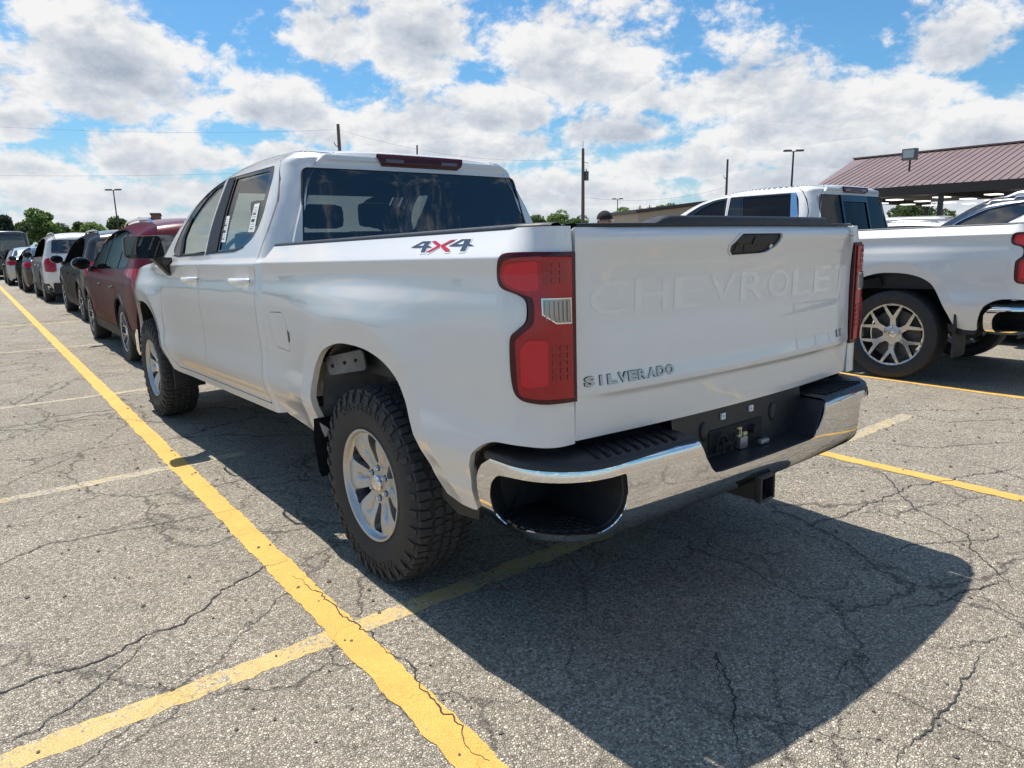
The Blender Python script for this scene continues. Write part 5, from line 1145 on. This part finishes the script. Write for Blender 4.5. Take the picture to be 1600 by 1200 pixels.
# ------------------------------------------------------------------ person standing behind the right pickup's nose
def make_person(loc, rotz):
    V = [(0, 0, .95), (0, 0, 1.10), (0, 0, 1.28), (0, 0, 1.42), (0, .0, 1.50), (0, .012, 1.56), (0, .02, 1.62), (0, .02, 1.69),
         (-.10, 0, .90), (-.11, .01, .50), (-.11, -.01, .09), (-.11, .13, .035), (.10, 0, .90), (.12, .02, .50), (.12, -.01, .09), (.13, .13, .035),
         (-.17, 0, 1.42), (-.22, -.01, 1.14), (-.20, .10, .93), (.17, 0, 1.42), (.22, -.01, 1.14), (.20, .10, .93)]
    E_ = [(0, 1), (1, 2), (2, 3), (3, 4), (4, 5), (5, 6), (6, 7), (0, 8), (8, 9), (9, 10), (10, 11), (0, 12), (12, 13), (13, 14), (14, 15), (3, 16), (16, 17), (17, 18), (3, 19), (19, 20), (20, 21)]
    rad = [.15, .15, .165, .12, .06, .07, .085, .075, .095, .062, .045, .04, .095, .062, .045, .04, .07, .045, .032, .07, .045, .032]
    for s, w in ((-1, 18), (1, 21)):                # palm, fingers and thumb
        x, y, z = V[w]; pm_ = len(V); V.append((x, y+.035, z-.06)); E_.append((w, pm_)); rad.append(.028)
        for k, (dx, ln) in enumerate(((-.028, .065), (-.010, .078), (.009, .072), (.027, .058))):
            a = len(V); V.append((x+dx, y+.05, z-.095)); E_.append((pm_, a)); rad.append(.010); V.append((x+dx, y+.058, z-.095-ln*.5)); E_.append((a, a+1)); rad.append(.009); V.append((x+dx, y+.052, z-.095-ln)); E_.append((a+1, a+2)); rad.append(.008)
        a = len(V); V.append((x-s*.035, y+.06, z-.06)); E_.append((pm_, a)); rad.append(.011); V.append((x-s*.042, y+.075, z-.10)); E_.append((a, a+1)); rad.append(.009)
    me = bpy.data.meshes.new('body'); me.from_pydata(V, E_, []); o = bpy.data.objects.new('body', me); COL.objects.link(o)
    sk = o.modifiers.new('skin', 'SKIN'); sv = me.skin_vertices[0].data
    for i, r in enumerate(rad): sv[i].radius = (r*(1.25 if i in (1, 2) else 1.), r*(.8 if i in (0, 1, 2) else 1.))
    sv[0].use_root = True; o.modifiers.new('s', 'SUBSURF').levels = 2; o.modifiers['s'].render_levels = 2
    dg = bpy.context.evaluated_depsgraph_get(); dg.update(); m2 = bpy.data.meshes.new_from_object(o.evaluated_get(dg)); bpy.data.objects.remove(o)
    T = empty('person', 'person in a black cap whose head shows above the tailgate', 'person', None, loc, rotz)
    m2.name = 'body'; m2.materials.clear()
    for mm in (pmat('skin', (.45, .24, .16), .6), pmat('dark_shirt', (.03, .035, .05), .9), pmat('jeans', (.035, .05, .09), .9), pmat('shoe_leather', (.02, .018, .016), .6)): m2.materials.append(mm)
    for p in m2.polygons:
        c = p.center; p.use_smooth = True
        p.material_index = 3 if c.z < .085 else 2 if c.z < .98 and abs(c.x) < .17 else 1 if c.z < 1.50 and not (abs(c.x) > .16 and c.z < 1.18) else 0
    b = bpy.data.objects.new('body', m2); link(b, T)
    bm = bmesh.new(); bmesh.ops.create_uvsphere(bm, u_segments=24, v_segments=14, radius=1., matrix=Matrix.Translation((0, .02, 1.665)) @ Matrix.Diagonal((.105, .125, .115, 1)))
    for v in list(bm.verts):
        if v.co.z < 1.655: bm.verts.remove(v)
    bmesh.ops.solidify(bm, geom=bm.faces[:], thickness=.006); bobj('cap', bm, pmat('cap_cloth', (.012, .012, .016), .9), T, smooth=True)
    V2, F2 = [], []
    for i in range(13):
        t = math.pi*i/12
        for r in (.9, 1.0, 1.6): V2.append((.105*math.cos(t)*min(r, 1.05), .02+.125*math.sin(t)*r, 1.66-.03*(r-1)))
    for i in range(12):
        for j in range(2): F2.append((i*3+j, i*3+j+1, i*3+j+4, i*3+j+3))
    mobj('cap_peak', V2, F2, M_['gloss_black'], T, smooth=True)
    for s in (-1, 1):
        bm = bmesh.new(); bmesh.ops.create_uvsphere(bm, u_segments=10, v_segments=8, radius=1., matrix=Matrix.Translation((s*.092, .015, 1.62)) @ Matrix.Diagonal((.012, .022, .034, 1))); bobj('ear', bm, m2.materials[0], T, smooth=True)
        bm = bmesh.new(); bmesh.ops.create_uvsphere(bm, u_segments=10, v_segments=8, radius=.012, matrix=Matrix.Translation((s*.033, .10, 1.63))); bobj('eye', bm, M_['white_print'], T, smooth=True)
    bm = bmesh.new(); bmesh.ops.create_cone(bm, segments=8, radius1=.018, radius2=.008, depth=.05, matrix=Matrix.Translation((0, .115, 1.60)) @ Matrix.Rotation(.3, 4, 'X')); bobj('nose', bm, m2.materials[0], T, smooth=True)
    return T
ph = pix_at(944, 328, 9.3); person = make_person((ph.x, ph.y, 0), -1.2); person.scale = (ph.z/1.785,)*3
# ------------------------------------------------------------------ trees
M_['bark'] = pmat('bark', (.055, .043, .033), .9, vary=(8., .3))
def leaf_mat(name, col):
    m = pmat(name, col, .6, vary=(.6, .35)); t = m.node_tree; N = NT(t); b = t.nodes['Principled BSDF']; out = [n for n in t.nodes if n.type == 'OUTPUT_MATERIAL'][0]
    tr = N.n('ShaderNodeBsdfTranslucent'); tr.inputs[0].default_value = (col[0]*1.5, col[1]*1.6, col[2], 1); mx = N.n('ShaderNodeMixShader'); mx.inputs[0].default_value = .45
    t.links.new(b.outputs[0], mx.inputs[1]); t.links.new(tr.outputs[0], mx.inputs[2]); t.links.new(mx.outputs[0], out.inputs[0]); return m
LEAF = [leaf_mat('leaves_deep', (.055, .085, .032)), leaf_mat('leaves_mid', (.085, .135, .04)), leaf_mat('leaves_light', (.12, .18, .06)), leaf_mat('needles', (.035, .058, .04))]
def make_tree(label, px, ptop, dist, width, mat, seed, shape='round', group='trees beyond the lot', n=1500):
    rs = np.random.RandomState(seed); top = pix_at(px, ptop, dist); H = max(3., top.z); T = empty('tree', label, 'tree', group, (top.x, top.y, 0), rs.uniform(0, 6))
    bm = bmesh.new(); th = H*(.35 if shape != 'cone' else .15)
    add_tube(bm, [(0, 0, -.1), (.05*H*.1, 0, th*.6), (rs.uniform(-.1, .1), .1, th), (rs.uniform(-.3, .3), 0, H*.75)], [H*.028, H*.022, H*.018, H*.006], 8)
    blobs = []
    nb = 13 if shape != 'cone' else 9
    for i in range(nb):
        if shape == 'cone': z = H*(.18+.8*i/nb); r = width*.5*(1-.85*i/nb)+.2; c = np.array([rs.uniform(-.2, .2)*r, rs.uniform(-.2, .2)*r, z]); rad = np.array([r, r, H*.09])
        else:
            a = rs.uniform(0, 6.28); q = rs.uniform(.15, .62)*width*.5; z = H*rs.uniform(.42, .86); q *= 1-.55*max(0, (z/H-.62)/.3); c = np.array([q*math.cos(a), q*math.sin(a), z]); rad = np.array([1, 1, .72])*width*rs.uniform(.14, .25)
        blobs.append((c, rad))
        if shape != 'cone': add_tube(bm, [(0, 0, th*rs.uniform(.7, 1.1)), tuple(c*np.array([.5, .5, 1])*.8+np.array([0, 0, th*.2])), tuple(c)], [H*.011, H*.007, H*.002], 5)
    bobj('trunk', bm, M_['bark'], T, smooth=True)
    V, Fc = [], []; sz = max(.12, dist*.0019)
    for i in range(n):
        c, rad = blobs[rs.randint(nb)]; d = rs.normal(size=3); d /= np.linalg.norm(d); p = c+d*rad*rs.uniform(.55, 1.08)**.6
        u = rs.normal(size=3); u /= np.linalg.norm(u); w = np.cross(u, rs.normal(size=3)); w /= np.linalg.norm(w); s = sz*rs.uniform(.6, 1.5); b = len(V)
        V += [p-u*s*.9, p-w*s*.5, p+u*s*.9, p+w*s*.5+d*s*.2]; Fc.append((b, b+1, b+2, b+3))
    mobj('crown', V, Fc, LEAF[mat], T); return T
TR = [('tallest round tree on the left, loose crown with sky gaps', 61, 323, 120, 5.2, 1, 1, 'round', 2200), ('dark conifer cut by the left edge of the picture', 2, 335, 105, 5.0, 3, 2, 'cone', 1800), ('low bushy tree between the conifer and tallest tree', 30, 345, 130, 6.5, 0, 3, 'round', 1400),
      ('low tree just right of the tallest tree', 92, 347, 125, 6.0, 0, 4, 'round', 1400), ('small pointed tree over the black SUV roof', 122, 346, 130, 4.0, 0, 5, 'cone', 1200), ('pale low tree left of the light pole', 148, 348, 125, 5.5, 2, 6, 'round', 1400), ('round dark tree behind the left light pole', 185, 336, 120, 5.0, 0, 7, 'round', 1600),
      ('low tree right of the left light pole', 214, 348, 140, 5.5, 0, 8, 'round', 1200), ('small tree beside the cab corner over the bed rail', 842, 332, 130, 5.0, 0, 9, 'round', 1200), ('pale green tree left of the wooden utility pole', 872, 327, 125, 5.5, 2, 10, 'round', 1500),
      ('low tree right of the utility pole base', 905, 336, 130, 5.0, 1, 11, 'round', 1000), ('rounded light green tree behind the twin lamp post', 972, 323, 120, 6.0, 2, 12, 'round', 1500), ('green tree rising behind the low beige building', 1042, 317, 110, 8.0, 1, 13, 'round', 1600), ('tree far back behind the right pickup roof', 1215, 280, 140, 7.0, 0, 19, 'round', 1200),
      ('dark green tree left of the shelter opening', 1412, 320, 110, 6., 0, 14, 'round', 1400), ('dark green tree seen under the shelter roof', 1435, 318, 105, 8., 0, 15, 'round', 1400), ('dark green tree under the shelter beside the dark SUV', 1462, 320, 115, 8., 0, 16, 'round', 1200)]
for lab, px, pt, ds, wd, mt, sd_, shp, n in TR: make_tree(lab, px, pt, ds, wd, mt, sd_, shp, n=int(n*2.0))
# hedge line that closes the horizon
def hedge(name, a0, a1, dist, h, seed):
    rs = np.random.RandomState(seed); V, Fc = [], []
    for i in range(14000):
        a = rs.uniform(a0, a1); r = dist+rs.uniform(-5, 5); hh = h*(.6+.5*math.sin(a*37+seed)*math.sin(a*91)+.25*math.sin(a*211)); z = hh*rs.uniform(0, 1)**.7
        p = np.array([CAM[0]+r*math.sin(a), CAM[1]+r*math.cos(a), max(.2, z)]); u = rs.normal(size=3); u /= np.linalg.norm(u); w = np.cross(u, rs.normal(size=3)); w /= np.linalg.norm(w); s = .38*rs.uniform(.6, 1.4); b = len(V)
        V += [p-u*s, p-w*s*.6, p+u*s, p+w*s*.6]; Fc.append((b, b+1, b+2, b+3))
    o = mobj(name, V, Fc, LEAF[0]); tag(o, 'far belt of green bushes and trees along the horizon', 'bushes', kind='stuff')
hedge('far_bushes', -.6, 1.75, 170, 4.6, 3)
# ------------------------------------------------------------------ poles and wires
M_['pole_wood'] = pmat('weathered_wood', (.12, .10, .085), .9, vary=(3., .25)); M_['pole_metal'] = pmat('dark_pole', (.045, .045, .048), .5, .5); M_['lamp_grey'] = pmat('lamp_housing', (.11, .11, .115), .45, .4)
def wood_pole(label, px, ptop, dist, r=.15, transformer=False):
    p = pix_at(px, ptop, dist); T = empty('utility_pole', label, 'utility pole', 'wooden utility poles', (p.x, p.y, 0))
    tube('pole', [(0, 0, 0), (0, 0, p.z*.5), (0, 0, p.z)], [r*1.15, r, r*.8], M_['pole_wood'], T, 10)
    if transformer:
        bm = bmesh.new(); add_tube(bm, [(.42, -.1, p.z*.70), (.42, -.1, p.z*.70+.95)], .24, 12); add_tube(bm, [(.42, -.1, p.z*.70+.95), (.42, -.1, p.z*.70+1.2)], .05, 6); bobj('transformer', bm, M_['lamp_grey'], T, smooth=True)
        tube('bracket_arm', [(0, 0, p.z*.86), (.3, -.1, p.z*.875), (.62, -.2, p.z*.86)], .03, M_['lamp_grey'], T, 6); tube('pin', [(0, 0, p.z), (.0, 0, p.z+.8)], .03, M_['lamp_grey'], T, 6)
    elif r < .15 and dist > 100: tube('crossarm', [(-.8, 0, p.z-.5), (.8, 0, p.z-.5)], .05, M_['pole_wood'], T, 6)
    if not transformer and dist < 100: tube('bracket_arm', [(0, 0, p.z-2.2), (-.35, .1, p.z-2.0), (-.5, .1, p.z-1.7)], .04, M_['lamp_grey'], T, 6)
    return T, p
def lamp_post(label, px, ptop, dist, r=.08, heads=2):
    p = pix_at(px, ptop, dist); T = empty('lamp_post', label, 'lamp post', 'parking lot lamp posts', (p.x, p.y, 0), -.7)
    tube('post', [(0, 0, 0), (0, 0, p.z)], [r*1.2, r*.8], M_['pole_metal'], T, 8)
    for s in ((-1, 1) if heads == 2 else (1,)):
        box('lamp_head', (s*.55-.35, -.17, p.z-.05), (s*.55+.35, .17, p.z+.12), M_['lamp_grey'], T, .03); tube('arm', [(0, 0, p.z-.1), (s*.3, 0, p.z)], .03, M_['pole_metal'], T, 6)
    return T
pA, tA = wood_pole('tall wooden utility pole with a grey transformer, right of the cab', 911, 232, 78, .19, True)
pB, tB = wood_pole('utility pole whose top rises over the near pickup roof', 528, 194, 74, .19)
pC, tC = wood_pole('thin utility pole left of the right pickup cab', 1137, 249, 85, .14)
pD, tD = wood_pole('small distant utility pole above the beige building', 1000, 321, 140, .14)
pE, tE = wood_pole('small distant utility pole right of the other above the beige building', 1015, 320, 145, .12)
lamp_post('lamp post standing over the left row of cars', 177, 297, 95); lamp_post('short lamp post right of the black capped head', 965, 311, 120); lamp_post('tall lamp post above the right pickup cab', 1240, 236, 72, .10)
def wire(a, b, sag, r, label):
    a, b = Vector(a), Vector(b); P = [a.lerp(b, t)-Vector((0, 0, sag*4*t*(1-t))) for t in np.linspace(0, 1, 24)]
    tag(tube('overhead_wire', P, r, M_['pole_metal'], None, 5), label, 'wire', 'overhead wires')
wire(tB-Vector((0, 0, .5)), pix_at(-260, 178, 90), .8, .008, 'upper overhead wire running left from the pole over the near pickup')
wire(tB-Vector((0, 0, 4.2)), pix_at(-260, 266, 95), .6, .008, 'lower overhead wire running left behind the near pickup cab')
wire(tA-Vector((0, 0, 5.)), tC-Vector((0, 0, 3.)), .8, .009, 'overhead wire between the transformer pole and the thin pole'); wire(tB-Vector((0, 0, .5)), tA-Vector((0, 0, 1.)), 1.2, .008, 'overhead wire between the two tall wooden poles')
# ------------------------------------------------------------------ buildings
M_['beige_wall'] = pmat('beige_cladding', (.36, .30, .24), .8, vary=(.4, .1)); M_['brown_wall'] = pmat('brown_brick', (.16, .085, .07), .85, vary=(.5, .15)); M_['grey_wall'] = pmat('grey_cladding_wall', (.30, .31, .33), .8, vary=(.4, .1))
M_['roof_purple'] = pmat('plum_metal_roof', (.205, .138, .128), .5, .0, vary=(.25, .06)); M_['soffit'] = pmat('dark_soffit', (.04, .036, .036), .9); M_['roof_dark'] = pmat('dark_roof', (.05, .046, .045), .8)
def block_building(name, label, px0, px1, ptop, dist, parts):
    a, b = pix_at(px0, ptop, dist), pix_at(px1, ptop, dist); d = (b-a); L = math.hypot(d.x, d.y); T = empty(name, label, 'building', None, (a.x, a.y, 0), math.atan2(d.y, d.x)); H = a.z
    for nm, x0, x1, z1, dep, mt in parts:
        w = box(nm, (x0*L, .3 if nm != 'wall' else 0, 0), (x1*L, dep, H*z1), M_[mt], T)
        if nm == 'wall':
            box('roof_edge', (x0*L-.15, -.15, H*z1), (x1*L+.15, dep+.15, H*z1+.25), M_['roof_dark'], T)
            for k in range(max(2, int((x1-x0)*L/3.2))):
                xx = x0*L+1.2+k*3.2
                if xx+1.4 < x1*L: wn = box('window', (xx, -.06, H*z1*.45), (xx+1.4, .05, H*z1*.78), M_['glass_dark'], T); box('window_sill', (xx-.08, -.12, H*z1*.42), (xx+1.48, .02, H*z1*.45), M_['white_print'], wn)
    return T
block_building('office_building', 'low brown and grey building far behind the burgundy SUV roof', 217, 330, 342, 150, [('wall', 0, .16, 1.0, 10, 'grey_wall'), ('wall', .165, .29, 1.12, 10, 'brown_wall'), ('wall', .295, 1., .93, 10, 'brown_wall')])
def shed():
    a = pix_at(997, 333, 68); T = empty('beige_building', 'low beige building with a dark sloping roof left of the right pickup', 'building', None, (a.x, a.y, 0), -.45)
    V = [(0, 0, 0), (16, 0, 0), (16, 9, 0), (0, 9, 0), (0, 0, a.z), (16, 0, a.z+1.7), (16, 9, a.z+1.7), (0, 9, a.z)]
    mobj('wall', V, [(0, 1, 5, 4), (1, 2, 6, 5), (2, 3, 7, 6), (3, 0, 4, 7)], M_['beige_wall'], T)
    mobj('roof', [(-.4, -.5, a.z), (16.4, -.5, a.z+1.78), (16.4, 9.5, a.z+1.78), (-.4, 9.5, a.z), (-.4, -.5, a.z+.3), (16.4, -.5, a.z+2.08), (16.4, 9.5, a.z+2.08), (-.4, 9.5, a.z+.3)], [(0, 1, 5, 4), (1, 2, 6, 5), (2, 3, 7, 6), (3, 0, 4, 7), (4, 5, 6, 7), (3, 2, 1, 0)], M_['roof_dark'], T)
    box('door', (2, -.08, 0), (6, .02, 2.9), M_['grey_wall'], T)
    for x in (8, 11): box('window', (x, -.06, 1.4), (x+1.6, .02, 2.6), M_['glass_dark'], T)
shed()
def shelter():
    x0, x1, y0, y1, ze, zr = 44.5, 53.5, -22., 24.5, 4.25, 7.05
    T = empty('open_shelter', 'long open shelter with a ribbed plum metal roof at the right', 'shelter', None, (x0, y0, 0)); L = y1-y0; w = x1-x0
    rf = mobj('roof', [(0, 0, ze), (0, L, ze), (w, L+1.2, zr), (w, 0, zr), (2*w, L, ze), (2*w, 0, ze)], [(0, 3, 2, 1), (3, 5, 4, 2)], M_['roof_purple'], T)
    sm = None; n = 104
    for i in range(n):
        y = .2+i*(L-.4)/(n-1)
        if sm is None:
            dx, dz = w, zr-ze; sm = mobj('roof_seam', [(0, -.02, .0), (0, .02, .0), (0, .02, .045), (0, -.02, .045), (dx, -.02, dz), (dx, .02, dz), (dx, .02, dz+.045), (dx, -.02, dz+.045)], [(0, 3, 7, 4), (1, 5, 6, 2), (2, 6, 7, 3), (0, 1, 2, 3)], M_['roof_purple'], rf); o = sm
        else: o = sm.copy(); COL.objects.link(o); o.parent = rf
        o.location = (0, y, ze)
    box('eave_beam', (-.05, 0, ze-.55), (.10, L, ze-.01), M_['soffit'], T); box('ridge_cap', (w-.3, 0, zr), (w+.3, L+1.2, zr+.10), M_['roof_purple'], T)
    mobj('ceiling', [(0.1, 0, ze-.3), (2*w, 0, ze-.3), (2*w, L, ze-.3), (0.1, L, ze-.3)], [(0, 3, 2, 1)], M_['soffit'], T)
    for i in range(7):
        y = 1+i*(L-2)/6
        for x in (.3, w, 2*w-.3): box('column', (x-.12, y-.12, 0), (x+.12, y+.12, ze-.3), M_['pole_metal'], T)
        box('rafter', (.1, y-.1, ze-.65), (2*w, y+.1, ze-.3), M_['soffit'], T)
    lm = bpy.data.materials.new('tube_light'); lm.use_nodes = True; b = lm.node_tree.nodes['Principled BSDF']; b.inputs['Emission Color'].default_value = (1, .97, .92, 1); b.inputs['Emission Strength'].default_value = 1.3
    for i in range(16):
        for x in (2.2, 6.5, 11., 15.): box('strip_light', (x-.5, 2+i*2.8, ze-.72), (x+.5, 2.7+i*2.8, ze-.66), lm, T)
    p = pix_at(1421, 262, 49.5); fl = empty('flood_light', 'square flood light on a short post on the plum roof', 'flood light', None, (p.x, p.y, p.z)); tube('post', [(0, 0, -.2), (0, 0, .45)], .06, M_['pole_metal'], fl, 8)
    hd = box('lamp_head', (-.28, -.40, .42), (.10, .40, 1.08), M_['lamp_grey'], fl, .04); box('lamp_glass', (-.30, -.30, .55), (-.27, .30, 1.0), M_['lens_clear'], fl)
shelter()
